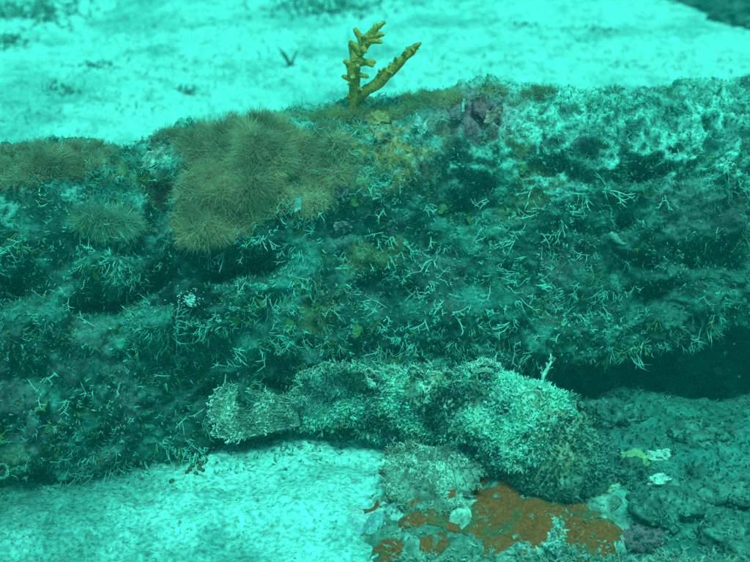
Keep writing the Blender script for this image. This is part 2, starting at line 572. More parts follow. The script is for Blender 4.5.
# area weight: vertices are denser on the face than elsewhere
G4 = LV.reshape(len(lx), NU, 3)
ar = (np.linalg.norm(np.gradient(G4, axis=0), axis=-1) * np.linalg.norm((np.roll(G4, -1, 1) - np.roll(G4, 1, 1)) / 2, axis=-1)).ravel()
dens = dens * ar[cand]
dens /= dens.sum()
NB = 10500
sel = RNG.choice(cand, NB, p=dens)
P = LV[sel] + RNG.normal(0, 0.0012, (NB, 3))
Nn = LN[sel]
pxs = PXY[sel]
zone = np.zeros(NB)  # turf tone patches, with shade painted in at the left end and hollows
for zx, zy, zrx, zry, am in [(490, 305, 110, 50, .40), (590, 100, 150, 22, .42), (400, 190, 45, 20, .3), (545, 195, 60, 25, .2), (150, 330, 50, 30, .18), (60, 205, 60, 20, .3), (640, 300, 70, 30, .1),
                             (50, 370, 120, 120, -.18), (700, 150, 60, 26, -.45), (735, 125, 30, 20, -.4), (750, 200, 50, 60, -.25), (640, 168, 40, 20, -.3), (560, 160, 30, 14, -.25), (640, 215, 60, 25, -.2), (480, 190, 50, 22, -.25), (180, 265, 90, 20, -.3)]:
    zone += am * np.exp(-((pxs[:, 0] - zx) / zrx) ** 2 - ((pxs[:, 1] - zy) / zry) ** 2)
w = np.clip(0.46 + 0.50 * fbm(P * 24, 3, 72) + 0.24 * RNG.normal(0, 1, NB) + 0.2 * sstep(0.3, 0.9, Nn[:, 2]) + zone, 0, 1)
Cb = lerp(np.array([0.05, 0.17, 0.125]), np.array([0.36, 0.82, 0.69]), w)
kind = RNG.uniform(0, 1, NB)
Cb = np.where((kind < 0.08)[:, None], np.array([0.22, 0.30, 0.07]), Cb)
Cb = np.where(((kind > 0.08) & (kind < 0.14))[:, None], np.array([0.34, 0.22, 0.14]), Cb)
RUST, PURP = [(392, 150, 34, 26), (160, 152, 24, 10), (330, 300, 20, 14)], [(478, 110, 30, 18), (360, 210, 16, 14), (505, 128, 22, 10), (420, 165, 20, 14)]


def stain(q, spots):
    return np.clip(sum(np.exp(-((q[:, 0] - a_) / c_) ** 2 - ((q[:, 1] - b_) / d_) ** 2) for a_, b_, c_, d_ in spots), 0, 1)


Cb = lerp(Cb, np.array([.70, .26, .07]), stain(pxs, RUST) * RNG.uniform(.3, 1, NB))
Cb = lerp(Cb, np.array([.42, .08, .12]), stain(pxs, PURP) * RNG.uniform(.3, 1, NB))
top = sstep(0.5, 0.9, Nn[:, 2])
size = RNG.uniform(0.0045, 0.0125, NB) * (1 - 0.6 * top) * (0.5 + 0.9 * sstep(-.35, .4, fbm(P * 17, 3, 73)))
lean = np.stack([fbm(P * 13, 3, 170), fbm(P * 13, 3, 171) - .2, fbm(P * 13, 3, 172) - .15], -1)
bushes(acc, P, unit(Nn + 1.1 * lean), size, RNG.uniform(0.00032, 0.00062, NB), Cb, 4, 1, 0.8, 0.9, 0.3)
# flat crumbs and short filaments between them
NF = 90000
dens2 = ar[cand] / ar[cand].sum()
sel = RNG.choice(cand, NF, p=dens2)
Pf = LV[sel] + RNG.normal(0, 0.0012, (NF, 3))
wf = np.clip(0.35 + 0.45 * fbm(Pf * 30, 3, 74) + 0.24 * RNG.normal(0, 1, NF), 0, 1)
Cf = lerp(np.array([0.03, 0.09, 0.065]), np.array([0.32, 0.64, 0.53]), wf)
kf = RNG.uniform(0, 1, NF)
Cf = np.where((kf < 0.12)[:, None], np.array([0.20, 0.27, 0.06]), Cf)
Cf = lerp(Cf, np.array([.75, .25, .06]), stain(PXY[sel], RUST) * RNG.uniform(.4, 1, NF))
Cf = lerp(Cf, np.array([.42, .08, .12]), stain(PXY[sel], PURP) * RNG.uniform(.4, 1, NF))
Cf = np.where((kf > 0.96)[:, None], np.array([0.36, 0.20, 0.16]), Cf)
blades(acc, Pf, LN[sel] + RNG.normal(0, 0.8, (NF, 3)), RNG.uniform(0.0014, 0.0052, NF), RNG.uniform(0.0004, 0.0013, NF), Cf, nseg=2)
# the same growth, sparser, on towards both ends of the log
c2 = np.where((np.abs(LV[:, 0]) >= 0.62) & (np.abs(LV[:, 0]) < 1.5) & ((LN[:, 1] < 0.3) | (LN[:, 2] > 0.35)))[0]
s2 = RNG.choice(c2, 3000, p=ar[c2] / ar[c2].sum())
bushes(acc, LV[s2], LN[s2], RNG.uniform(.006, .016, 3000), RNG.uniform(.0005, .0009, 3000), lerp(np.array([0.05, 0.17, 0.125]), np.array([0.36, 0.82, 0.69]), np.clip(RNG.normal(.45, .3, 3000), 0, 1)), 3, 1, .9, .9, .3)
s2 = RNG.choice(c2, 16000, p=ar[c2] / ar[c2].sum())
blades(acc, LV[s2], LN[s2] + RNG.normal(0, .8, (16000, 3)), RNG.uniform(.003, .009, 16000), RNG.uniform(.001, .003, 16000), lerp(np.array([0.03, 0.09, 0.065]), np.array([0.32, 0.64, 0.53]), RNG.uniform(0, 1, 16000)), nseg=2)
o = obj('algal_turf', acc.mesh('algal_turf', M_TURF), log)
tag(o, kind='stuff')

# ---- curled plate of crust standing up on the top edge
acc = Acc()


def plate(acc, c, ex, ey, nrm, curl, th, C, seed, n=24):
    s = np.linspace(-1, 1, n)
    S, T = np.meshgrid(s, s, indexing='ij')
    rr = np.hypot(S, T)
    sc = np.minimum(1, 1 / np.maximum(np.maximum(np.abs(S), np.abs(T)), 1e-6) * np.maximum(np.abs(S), np.abs(T)))
    edge = 1 + 0.22 * vnoise(np.stack([S.ravel() * 2.1, T.ravel() * 2.1, S.ravel() * 0 + seed], -1), seed).reshape(S.shape)
    Pp = np.asarray(c) + (S * edge)[..., None] * ex + (T * edge)[..., None] * ey + nrm * ((S ** 2 + 0.6 * T ** 2) * curl)[..., None]
    Pp = Pp + nrm * (fbm(Pp.reshape(-1, 3) * 120, 3, seed).reshape(S.shape) * th * 1.3)[..., None]
    top_, bot = Pp.reshape(-1, 3) + nrm * th / 2, Pp.reshape(-1, 3) - nrm * th / 2
    f = grid_faces(n, n)
    rim = np.concatenate([np.arange(n), np.arange(1, n) * n + n - 1, (n - 1) * n + np.arange(n - 2, -1, -1), np.arange(n - 2, 0, -1) * n])
    nx_ = np.roll(rim, -1)
    side = np.stack([rim, nx_, nx_ + n * n, rim + n * n], -1)
    CC = np.tile(C, (2 * n * n, 1)) * (0.8 + 0.35 * vnoise(np.concatenate([top_, bot]) * 190, seed + 4))[:, None]
    acc.add(np.concatenate([top_, bot]), [np.concatenate([f, f[:, ::-1] + n * n, side])], CC)


def crust_plate(px, py, w, h, tilt, curl, C, seed, lift=0.004):
    c, n, _ = cast(px, py, [L_BVH])
    a = Acc()
    ex = unit(np.cross(n, [0, 0, 1.0])[None])[0]
    if ex[0] < 0: ex = -ex
    ey = unit(np.cross(n, ex)[None])[0]
    ct, st = math.cos(tilt), math.sin(tilt)
    ex, ey = ex * ct + ey * st, ey * ct - ex * st
    plate(a, c + n * lift, ex * w, ey * h, n, curl, 0.003, np.array(C), seed)
    return obj('crust_plate', a.mesh('crust_plate', M_CRUST, True), log)


PLATES = [(476, 112, .012, .008, .2, .004, (.32, .09, .11), 1), (458, 120, .009, .006, -.3, .004, (.28, .15, .16), 2), (496, 122, .008, .007, .5, .005, (.5, .24, .18), 3),
          (155, 158, .016, .007, -.1, -.004, (.40, .40, .33), 4), (160, 148, .013, .004, -.1, .003, (.30, .32, .26), 5),
           (350, 195, .008, .005, .2, .004, (.20, .12, .13), 9),
          (345, 222, .007, .005, .3, .003, (.26, .18, .18), 10), (415, 130, .012, .008, .3, .003, (.4, .44, .38), 17), (380, 120, .012, .008, .3, .003, (.5, .26, .1), 18)]
for p_ in PLATES:
    crust_plate(*p_)

# ------------------------------------------------------------------ fuzzy brown tufts on the log
def tuft(name, label, spec, n, L, C, droop=0.35, group=None, width=0.00045):
    """spec: ellipses (px,py,rx,ry) the tuft covers on the log"""
    pts, nor, dirs = [], [], []
    rnd = random.Random(hash(label) % 1000 if False else len(label) * 7 + n)
    per = n // 12
    cs = []
    while len(pts) < per:
        e = rnd.choices(spec, [s[2] * s[3] for s in spec])[0]
        r, a = math.sqrt(rnd.random()), rnd.uniform(0, 6.283)
        h = cast(e[0] + e[2] * r * math.cos(a), e[1] + e[3] * r * math.sin(a), [L_BVH])
        if h is None:
            pts.append(pts[-1] if pts else None) if pts else None
            if pts: nor.append(nor[-1]); dirs.append(dirs[-1]); cs.append(cs[-1])
            continue
        out = AX_R * r * math.cos(a) - AX_U * r * math.sin(a)
        pts.append(h[0]); nor.append(h[1]); dirs.append(out); cs.append(1 - 0.35 * r)
    pts, nor, dirs, cs = map(np.array, (pts, nor, dirs, cs))
    rg = np.random.default_rng(n)
    idx = rg.integers(0, per, n)
    nk = max(3, int(n / 2200))
    kc = pts[rg.integers(0, per, nk)]
    dk = np.linalg.norm(pts[:, None] - kc[None], axis=-1)
    near_ = np.argmin(dk, 1)
    lump = unit(pts - kc[near_]) * np.minimum(1, dk.min(1) / 0.012)[:, None]
    ktint = rg.uniform(.9, 1.1, nk)[near_]
    klen = rg.uniform(.85, 1.1, nk)[near_] * (1.05 - 0.2 * np.minimum(1, dk.min(1) / 0.016))
    # each clump of strands fans out from one root, tips held together in small sprays
    P = pts[idx] + rg.normal(0, 0.0022, (n, 3))
    D = nor[idx] * 0.9 + dirs[idx] * 0.6 + lump[idx] * 0.2 + np.array([0, -0.1, 0.25 - droop]) + rg.normal(0, 0.28, (n, 3))
    Ln = L * rg.uniform(0.5, 1.1, n) * cs[idx] * klen[idx] * (0.8 + 0.6 * fbm(P * 60, 3, 12)).clip(.35, 1.4)
    tint = (0.8 + 0.3 * vnoise(P * 55, 5)) * rg.uniform(0.7, 1.2, n) * ktint[idx]
    a = Acc()
    blades(a, P, D, Ln, np.full(n, width) * rg.uniform(.7, 1.3, n), np.array(C) * tint[:, None], rg, 0.6, 2)
    o = obj(name, a.mesh(name, M_HAIR))
    return tag(o, label, 'algae tuft', group)


BR = (0.90, 0.56, 0.35)
GT = 'fuzzy brown algae tufts on the log'
tuft('algae_tuft', 'largest shaggy brown algae tuft, a rounded mound spilling over the log front', [(238, 156, 58, 44), (222, 200, 46, 34), (204, 224, 32, 20), (268, 140, 36, 22), (250, 185, 40, 34)], 62000, 0.023, BR, 0.45, GT)
tuft('algae_tuft', 'rounded brown algae tuft just right of the largest shaggy mound', [(326, 160, 30, 34), (310, 190, 20, 24)], 20000, 0.020, (0.88, 0.58, 0.38), 0.4, GT)
tuft('algae_tuft', 'flat brown algae mat along the top of the left end of the log', [(40, 158, 62, 13), (88, 154, 28, 13), (15, 172, 28, 15), (55, 168, 45, 12)], 24000, 0.015, (0.80, 0.50, 0.32), 0.2, GT)
tuft('algae_tuft', 'small dull fan of algae filaments below the flat brown mat', [(105, 222, 30, 12)], 3000, 0.020, (0.55, 0.55, 0.38), 0.5, GT)
tuft('algae_tuft', 'thin brown algae fringe on the top edge between mat and mound', [(158, 134, 26, 6)], 1800, 0.011, (0.78, 0.48, 0.30), 0, GT)
tuft('algae_tuft', 'low brown algae fringe around the foot of the branching coral', [(335, 116, 46, 7), (385, 112, 34, 5)], 5200, 0.013, (0.76, 0.54, 0.28), 0, GT)
tuft('algae_tuft', 'brown algae patch behind the curled purple crust on the top edge', [(432, 100, 34, 8), (490, 92, 18, 4)], 3600, 0.013, (0.80, 0.52, 0.26), 0, GT)
tuft('algae_tuft', 'small dark algae tuft on the top edge right of the purple crust', [(540, 94, 16, 6)], 1500, 0.011, (0.5, 0.30, 0.18), 0, GT)
tuft('algae_tuft', 'dark brown algae tuft in the hollow left of the largest mound', [(160, 195, 13, 14)], 1500, 0.014, (0.24, 0.13, 0.09), 0.2, GT)

# ------------------------------------------------------------------ branching coral on top of the log
hit = cast(354, 117, [L_BVH])
CY = hit[0][1] + 0.012
coral = bpy.data.objects.new('branching_coral', None)
COL.objects.link(coral)
coral.empty_display_size = 0.02
tag(coral, 'yellow branching coral with knobbly nubs standing on top of the log', 'coral')
cc = np.array([0.78, 0.33, 0.06])
MM = np.linalg.norm(on_y(354, 80, CY) - CAM) / F_PX        # metres per pixel there


def cpt(px, py, dy=0.0):
    return on_y(px, py, CY + dy)


def coral_branch(path, rads, nubs, tip):
    a = Acc()
    tube(a, [cpt(*q) for q in path], np.array(rads) * MM * 0.86, cc * 0.9, 14, 0.0016, 3, tip)
    br = obj('branch', a.mesh('branch', M_CORAL, True), coral)
    for (x0, y0, x1, y1, dy, r) in nubs:
        a = Acc()
        p0, p1 = cpt(x0, y0), cpt(x0 + (x1 - x0) * .9, y0 + (y1 - y0) * .9, dy)
        tube(a, [p0, (p0 + p1) / 2, p1], np.array([r * 1.55, r * 1.05, r * 0.7]) * MM, cc, 8, 0.0005, 5, np.array([0.9, 0.62, 0.22]))
        obj('nub', a.mesh('nub', M_CORAL, True), br)
    return br


coral_branch([(353, 122), (354, 106), (355, 88), (353, 72), (357, 58), (365, 44), (372, 33), (380, 24)], [6.5, 6, 6, 6.8, 6, 5.6, 4.8, 3], [
    (354, 66, 344, 61, .0, 3.6), (352, 70, 345, 60, .004, 3.2), (353, 80, 342, 76, 0, 3.0), (354, 82, 348, 84, -.006, 2.6), (356, 60, 350, 44, .003, 3.8), (360, 50, 349, 41, 0, 3.2),
    (364, 44, 354, 28, .003, 3.4), (366, 42, 374, 27, .0, 3.2), (372, 36, 384, 34, -.004, 3.0), (370, 40, 382, 42, -.006, 2.8), (356, 62, 376, 62, -.004, 3.6), (356, 58, 374, 66, -.006, 3.2),
    (355, 74, 369, 77, -.006, 2.6), (354, 98, 346, 96, -.003, 2.8), (378, 26, 385, 22, 0, 2.4), (362, 47, 366, 52, -.010, 3), (354, 76, 352, 78, -.010, 3), (356, 70, 358, 66, -.011, 3),
    (356, 88, 362, 90, -.009, 2.2), (367, 38, 361, 36, -.006, 2.6)], np.array([0.9, 0.62, 0.25]))
nb = []
a = Acc()
blob(a, cpt(355, 114) + np.array([0, 0, -.004]), np.array([.012, .010, .006]), cc * .55, 9, .5, 4, 24, 14, C2=cc * .3)
obj('foot', a.mesh('foot', M_CORAL, True), coral)
rn = random.Random(4)
for k in range(26):
    t = 0.14 + 0.8 * k / 26
    bx, by = 357 + t * 62, 97 - t * 55
    s = rn.choice([-1, 1, 1])
    ln = rn.uniform(4.5, 8) * (1 - .35 * t)
    nb.append((bx, by, bx - s * 0.45 * ln + rn.uniform(1, 4), by - s * ln * 0.8 - 1, rn.uniform(-.008, .004), 2.1 * (1 - .3 * t)))
coral_branch([(356, 98), (366, 91), (380, 82), (396, 66), (410, 52), (420, 42)], [5.5, 6, 6, 5.2, 4.4, 2.4], nb, np.array([0.95, 0.95, 0.95]))

# ------------------------------------------------------------------ the scorpionfish
fish = bpy.data.objects.new('scorpionfish', None)
COL.objects.link(fish)
fish.empty_display_size = 0.02
tag(fish, 'mottled scorpionfish covered in pale skin flaps, resting on the sand against the log', 'fish')
# stations along the spine: pixel centre, half-height, half-width (m)
ST = [(283, 413, .016, .006), (300, 411, .018, .010), (325, 407, .023, .017), (360, 404, .029, .024), (400, 404, .033, .030), (440, 408, .036, .034),
      (475, 415, .039, .038), (505, 426, .042, .042), (535, 438, .043, .046), (562, 453, .040, .046), (584, 467, .032, .040), (599, 480, .021, .029), (607, 487, .007, .012)]
sc_, sh, sw = [], [], []
for px, py, hh, hw in ST:
    sc_.append(on_z(px, py, max(hh - 0.002, 0.022)))
    sh.append(hh); sw.append(hw)
sc_, sh, sw = np.array(sc_), np.array(sh), np.array(sw)
NS, NR = 150, 96
tt = np.linspace(0, len(ST) - 1, NS)


def smooth_interp(a):
    v = np.interp(tt, np.arange(len(ST)), a)
    for _ in range(10):
        v[1:-1] = (v[:-2] + 2 * v[1:-1] + v[2:]) / 4
    return v


cenf = np.stack([smooth_interp(sc_[:, k]) for k in range(3)], -1)
hf, wf_ = smooth_interp(sh), smooth_interp(sw)
T = unit(np.gradient(cenf, axis=0))
SIDE = unit(np.cross(T, [0, 0, 1.0]))            # towards the camera (-Y) for a fish heading +X
UP = np.cross(SIDE, T)
an = np.linspace(0, 2 * np.pi, NR, endpoint=False)
e = 2 / 2.2
cs_, sn_ = np.sign(np.cos(an)) * np.abs(np.cos(an)) ** e, np.sign(np.sin(an)) * np.abs(np.sin(an)) ** e
# a keeled back and flat belly
FV = cenf[:, None] + SIDE[:, None] * (wf_[:, None] * cs_ * (1 - 0.18 * np.maximum(sn_, 0)))[..., None] + UP[:, None] * (hf[:, None] * np.where(sn_ < 0, sn_ * 0.9, sn_))[..., None]
FNm = grid_normals(FV, True)
FVf, FNf = FV.reshape(-1, 3), FNm.reshape(-1, 3)
cf = np.repeat(cenf, NR, 0)
if np.mean(np.sum(FNf * (FVf - cf), -1)) < 0:
    FNf = -FNf
fp = proj(FVf)
facing = np.sum(FNf * (CAM - FVf), -1) > -0.02


def gb(bx, by, rx, ry):
    return np.exp(-((fp[:, 0] - bx) / rx) ** 2 - ((fp[:, 1] - by) / ry) ** 2) * facing


def poly_dist(path):
    """signed distance in pixels to a polyline (positive below/right of it)"""
    path = np.asarray(path, float)
    best = np.full(len(fp), 1e9)
    sg = np.zeros(len(fp))
    for a, b in zip(path[:-1], path[1:]):
        ab = b - a
        t = np.clip(((fp - a) @ ab) / (ab @ ab), 0, 1)
        q = fp - (a + t[:, None] * ab)
        d = np.linalg.norm(q, axis=-1)
        s = np.sign(ab[0] * q[:, 1] - ab[1] * q[:, 0])
        sg = np.where(d < best, s, sg)
        best = np.minimum(best, d)
    return best, sg


MOUTH = [(506, 470), (525, 466), (545, 452), (560, 432), (574, 408)]      # corner of the jaw up to the snout
md, ms = poly_dist(MOUTH)
fd = -0.006 * np.exp(-(md / 4.0) ** 2) * facing
below = (ms > 0)
fd += np.where(below, -0.003, 0.003) * np.exp(-(md / 22) ** 2) * facing
fd += 0.007 * gb(484, 374, 20, 11) - 0.004 * gb(505, 392, 14, 8) + 0.005 * gb(530, 395, 22, 10) + 0.004 * gb(470, 425, 22, 16)
fd -= 0.006 * gb(452, 405, 9, 26) + 0.004 * gb(428, 415, 10, 10)
fd += 0.0028 * fbm(FVf * 60, 4, 81) + 0.0014 * fbm(FVf * 190, 3, 82)
FVf = FVf + FNf * fd[:, None]
FNf = grid_normals(FVf.reshape(NS, NR, 3), True).reshape(-1, 3)
if np.mean(np.sum(FNf * (FVf - cf), -1)) < 0:
    FNf = -FNf
sk = lerp(np.array([0.12, 0.13, 0.09]), np.array([0.50, 0.54, 0.42]), sstep(-0.25, 0.45, fbm(FVf * 42, 4, 83)))
sk = lerp(sk, np.array([0.05, 0.06, 0.05]), np.clip(sstep(0.25, 0.55, fbm(FVf * 38 + 9, 3, 84)) * 0.7, 0, 1))
sk = lerp(sk, np.array([0.55, 0.28, 0.10]), np.clip(sstep(0.35, 0.6, fbm(FVf * 30 + 4, 3, 85)) * 0.6, 0, 1))
jaw = below & (fp[:, 0] > 500) & facing
sk = lerp(sk, np.array([0.20, 0.24, 0.18]), np.where(jaw, 0.5, 0.0))
FFc = grid_faces(NS, NR, True)
caps = [np.array([list(range(NR))[::-1]]), np.array([[(NS - 1) * NR + k for k in range(NR)]])]
body = obj('body', mesh('body', FVf, [FFc] + caps, sk, M_SKIN, True), fish)
F_BVH = BVHTree.FromPolygons(FVf.tolist(), FFc.tolist())

# eye: dark ball under a pale brow
h = cast(484, 376, [F_BVH])
a = Acc()
blob(a, h[0] - h[1] * 0.0005, np.array([.0065, .0050, .0034]), (0.012, 0.015, 0.015), 1, 0.02, 2, 20, 14)
eye = obj('eye', a.mesh('eye', M_EYE, True), fish)
a = Acc()
rim = []
for k in range(9):
    q = math.pi * (1.0 - k / 8)
    hh = cast(485 + 11 * math.cos(q), 372 - 5.5 * math.sin(q), [F_BVH])
    rim.append(hh[0] + hh[1] * 0.0035)
tube(a, rim, [.0008, .0012, .0016, .0019, .0019, .0019, .0016, .0012, .0008], (0.5, 0.54, 0.42), 8, .0009, 2)
bq = np.array(rim)[RNG.integers(0, 9, 60)] + RNG.normal(0, .0012, (60, 3))
bushes(a, bq, np.tile([0, -.2, .9], (60, 1)) + RNG.normal(0, .3, (60, 3)), RNG.uniform(.003, .006, 60), np.full(60, .0006), lerp(np.array([.3, .34, .26]), np.array([.72, .77, .62]), RNG.uniform(0, 1, 60)), 3, 2, 1.1, .8)
obj('brow', a.mesh('brow', M_SKIN, True), fish)


def fin(name, root, tip, nray, seed, band, serr=0.08, th=0.0016, ray_r=0.00045, nseg=26, cup=0.0, nvec=None, parent=fish, C1=(.10, .12, .10), C2=(.58, .62, .52)):
    """a fan between a root polyline and an outer polyline, rays standing proud"""
    root, tip = np.array(root, float), np.array(tip, float)
    ncol = nray * 4 + 1
    u = np.linspace(0, 1, ncol)

    def res(pl):
        t = np.linspace(0, 1, len(pl))
        return np.stack([np.interp(u, t, pl[:, k]) for k in range(3)], -1)
    R0, R1 = res(root), res(tip)
    for _ in range(3):
        R1[1:-1] = (R1[:-2] + 2 * R1[1:-1] + R1[2:]) / 4
    v = np.linspace(0, 1, nseg)
    rayw = 0.5 + 0.5 * np.cos(u * nray * 2 * np.pi)
    ext = 1 + serr * (rayw - 0.5) + 0.05 * vnoise(np.stack([u * 13, u * 0, u * 0 + seed], -1), seed)
    Pg = R0[None] + (R1 - R0)[None] * (v[:, None] * ext[None])[..., None]
    nv_ = nvec if nvec is not None else unit(np.cross(R1[ncol // 2] - R0[ncol // 2], R1[-1] - R1[0])[None])[0]
    if nv_ @ (CAM - R1[ncol // 2]) < 0:
        nv_ = -nv_
    Pg = Pg + nv_ * (cup * np.sin(np.pi * u)[None] * np.sin(np.pi * v * 0.8)[:, None])[..., None]
    Pg = Pg + nv_ * (0.0006 * rayw[None] * (1 - .4 * v[:, None]) + 0.0012 * vnoise(Pg.reshape(-1, 3) * 140, seed).reshape(Pg.shape[:2]))[..., None]
    fl = Pg.reshape(-1, 3)
    b = band(u[None] + 0 * v[:, None], v[:, None] + 0 * u[None]).ravel()
    b = np.clip(b + 0.45 * fbm(fl * 150, 3, seed + 3), 0, 1)
    Cc = lerp(np.array(C1), np.array(C2), b)
    f = grid_faces(nseg, ncol)
    k = len(fl)
    edge = np.concatenate([np.arange(ncol), np.arange(1, nseg) * ncol + ncol - 1, (nseg - 1) * ncol + np.arange(ncol - 2, -1, -1), np.arange(nseg - 2, 0, -1) * ncol])
    nx_ = np.roll(edge, -1)
    me = mesh(name, np.concatenate([fl, fl - nv_ * th]), [np.concatenate([f, f[:, ::-1] + k, np.stack([edge, nx_, nx_ + k, edge + k], -1)])], np.concatenate([Cc, Cc]), M_FIN, True)
    o = obj(name, me, parent)
    for q in range(nray + 1):
        i = min(q * 4, ncol - 1)
        a = Acc()
        pts = [Pg[int(s), i] + nv_ * 0.0004 for s in np.linspace(0, nseg - 1, 7)]
        tube(a, pts, np.linspace(ray_r, ray_r * 0.45, 7), np.array(C2) * 0.28 + np.array(C1) * .5, 5)
        obj('fin_ray', a.mesh('fin_ray', M_FIN, True), o)
    return o, Pg, nv_


def pz(pts):
    return [on_z(x, y, z) for x, y, z in pts]


def bands5(u, v):
    return 0.5 + 0.5 * np.cos((v * 2.5 + 0.08 * np.sin(u * 9)) * 2 * np.pi * 1.0) * 0.95


tail, TG, TNv = fin('caudal_fin', pz([(300, 401, .040), (298, 412, .030), (300, 425, .019)]), pz([(231, 385, .052), (219, 391, .048), (213, 402, .040), (211, 413, .032), (213, 424, .024), (218, 434, .014), (230, 441, .009)]), 11, 11, bands5, 0.05)
pect, PG_, PNv = fin('pectoral_fin', pz([(418, 444, .026), (432, 446, .026), (446, 446, .027), (462, 448, .028)]),
                     pz([(390, 449, .018), (381, 468, .017), (386, 493, .019), (404, 509, .020), (428, 518, .021), (446, 514, .021), (466, 503, .023), (480, 482, .026), (490, 464, .028)]),
                     14, 12, lambda u, v: 0.40 + 0.45 * vnoise(np.stack([(u * 6).ravel(), (v * 5).ravel(), (v * 0).ravel()], -1), 77).reshape(u.shape), 0.10, ray_r=0.0005, cup=0.003, C1=(.10, .075, .05), C2=(.30, .36, .29))
bx_ = lambda px, py: cast(px, py, [F_BVH])[0]
sdor, SG_, SNv = fin('soft_dorsal_fin', [on_z(304, 410, .030), on_z(325, 402, .036), on_z(350, 394, .046), on_z(376, 388, .056)],
                     [on_z(293, 398, .050), on_z(298, 378, .068), on_z(316, 367, .080), on_z(338, 364, .086), on_z(362, 370, .080)], 9, 13,
                     lambda u, v: 0.35 + 0 * u, 0.05, C2=(.36, .5, .42))
# folded spiny dorsal: spines leaning back along the keel
a_sp = []
for k in range(10):
    t = k / 9
    x0, y0 = 372 + t * 88, 379 - 4 * math.sin(t * 3)
    i = int(np.argmin(np.abs(proj(cenf)[:, 0] - x0)))
    p0 = cenf[i] + UP[i] * hf[i] * 0.95
    p1 = p0 - T[i] * (0.015 + .003 * math.sin(k * 3.3)) + UP[i] * (0.008 + 0.004 * math.sin(k * 2.1)) + SIDE[i] * 0.004 * math.sin(k * 5)
    a = Acc()
    tube(a, [p0, (p0 + p1) / 2 + UP[i] * 0.002, p1], [.0018, .0013, .0005], (.34, .38, .28), 6, .0004, k)
    a_sp.append((p0, p1))
    obj('dorsal_spine', a.mesh('dorsal_spine', M_FIN, True), fish)
# membrane between the spines
a = Acc()
V = np.array([q for pr in a_sp for q in (pr[0], (pr[0] * .45 + pr[1] * .55))])
V = np.concatenate([V, V + np.array([0, 0.0015, 0.0006])])
f = grid_faces(10, 2)
a.add(V, [np.concatenate([f, f[:, ::-1] + 20])], lerp(np.array([.2, .22, .16]), np.array([.5, .52, .4]), RNG.uniform(0, 1, len(V))))
dq = V[RNG.integers(0, len(V), 90)] + RNG.normal(0, .002, (90, 3))
bushes(a, dq, np.tile([0, -.2, .8], (90, 1)), RNG.uniform(.003, .007, 90), np.full(90, .0006), lerp(np.array([.14, .17, .12]), np.array([.66, .7, .56]), RNG.uniform(0, 1, 90)), 3, 2, 1.1, .8)
obj('spiny_dorsal_fin', a.mesh('spiny_dorsal_fin', M_FIN, True), fish)
# nasal tentacle
a = Acc()
h = cast(540, 388, [F_BVH])
b0 = h[0]
sc_m = h[2] / F_PX
b1 = b0 + AX_R * 4 * sc_m + AX_U * 13 * sc_m
b2 = b0 + AX_R * 11 * sc_m + AX_U * 26 * sc_m
tube(a, [b0, b1, b2], [.0022, .0015, .0009], (.36, .5, .4), 7, .0008, 3)
bushes(a, np.array([b0, b1, (b1 + b2) / 2, b2] * 2), np.tile(AX_U + AX_R * .3, (8, 1)), np.full(8, .006), np.full(8, .0005), np.tile([.6, .64, .54], (8, 1)), 3, 1)
obj('tentacle', a.mesh('tentacle', M_SKIN, True), fish)

# skin flaps: ragged tassels all over it
acc = Acc()
vf = np.where(facing & (((fp[:, 0] - 484) / 8) ** 2 + ((fp[:, 1] - 376) / 4) ** 2 > 1))[0]
pp = proj(FVf)
wgt = np.where((ms > 0) & (pp[:, 0] > 503) & (md > 3), 0.6, 1.0) * (0.35 + sstep(-.3, .4, fbm(FVf * 45, 3, 91)))
G5 = FVf.reshape(NS, NR, 3)
arf = (np.linalg.norm(np.gradient(G5, axis=0), axis=-1) * np.linalg.norm((np.roll(G5, -1, 1) - np.roll(G5, 1, 1)) / 2, axis=-1)).ravel()
wgt = (wgt * arf)[vf]
NFL = 2600
sel = RNG.choice(vf, NFL, p=wgt / wgt.sum())
P = FVf[sel] + RNG.normal(0, 0.0007, (NFL, 3))
px_ = pp[sel]
hd = sstep(430, 480, px_[:, 0]) * (ms[sel] <= 0)
blot = np.zeros(NFL)
for zx, zy, zr in [(452, 402, 10), (428, 414, 12), (330, 396, 12), (300, 398, 10), (470, 440, 12), (372, 388, 10), (415, 372, 12), (345, 428, 12), (505, 412, 7), (395, 432, 10)]:
    blot += .8 * np.exp(-((px_[:, 0] - zx) / zr) ** 2 - ((px_[:, 1] - zy) / zr) ** 2)
w = np.clip(0.54 + 0.8 * fbm(P * 34, 3, 92) + 0.2 * RNG.normal(0, 1, NFL) + 0.22 * hd - 0.9 * blot, 0, 1)
Cb = lerp(np.array([0.035, 0.085, 0.065]), np.array([0.50, 0.84, 0.66]), w)
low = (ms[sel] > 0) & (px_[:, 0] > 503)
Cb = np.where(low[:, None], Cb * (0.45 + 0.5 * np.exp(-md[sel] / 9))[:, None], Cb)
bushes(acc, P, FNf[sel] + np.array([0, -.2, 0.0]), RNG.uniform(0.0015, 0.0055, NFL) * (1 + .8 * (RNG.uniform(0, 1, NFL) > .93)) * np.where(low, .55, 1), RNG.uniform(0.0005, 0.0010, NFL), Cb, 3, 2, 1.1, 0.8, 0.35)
NC = 14000
sel = RNG.choice(vf, NC, p=wgt / wgt.sum())
P = FVf[sel]
pc = pp[sel]
bl2 = np.zeros(NC)
for zx, zy, zr in [(452, 402, 10), (428, 414, 12), (330, 396, 12), (300, 398, 10), (470, 440, 12), (372, 388, 10), (415, 372, 12), (345, 428, 12), (505, 412, 7), (395, 432, 10)]:
    bl2 += np.exp(-((pc[:, 0] - zx) / zr) ** 2 - ((pc[:, 1] - zy) / zr) ** 2)
lw = (ms[sel] > 0) & (pc[:, 0] > 503)
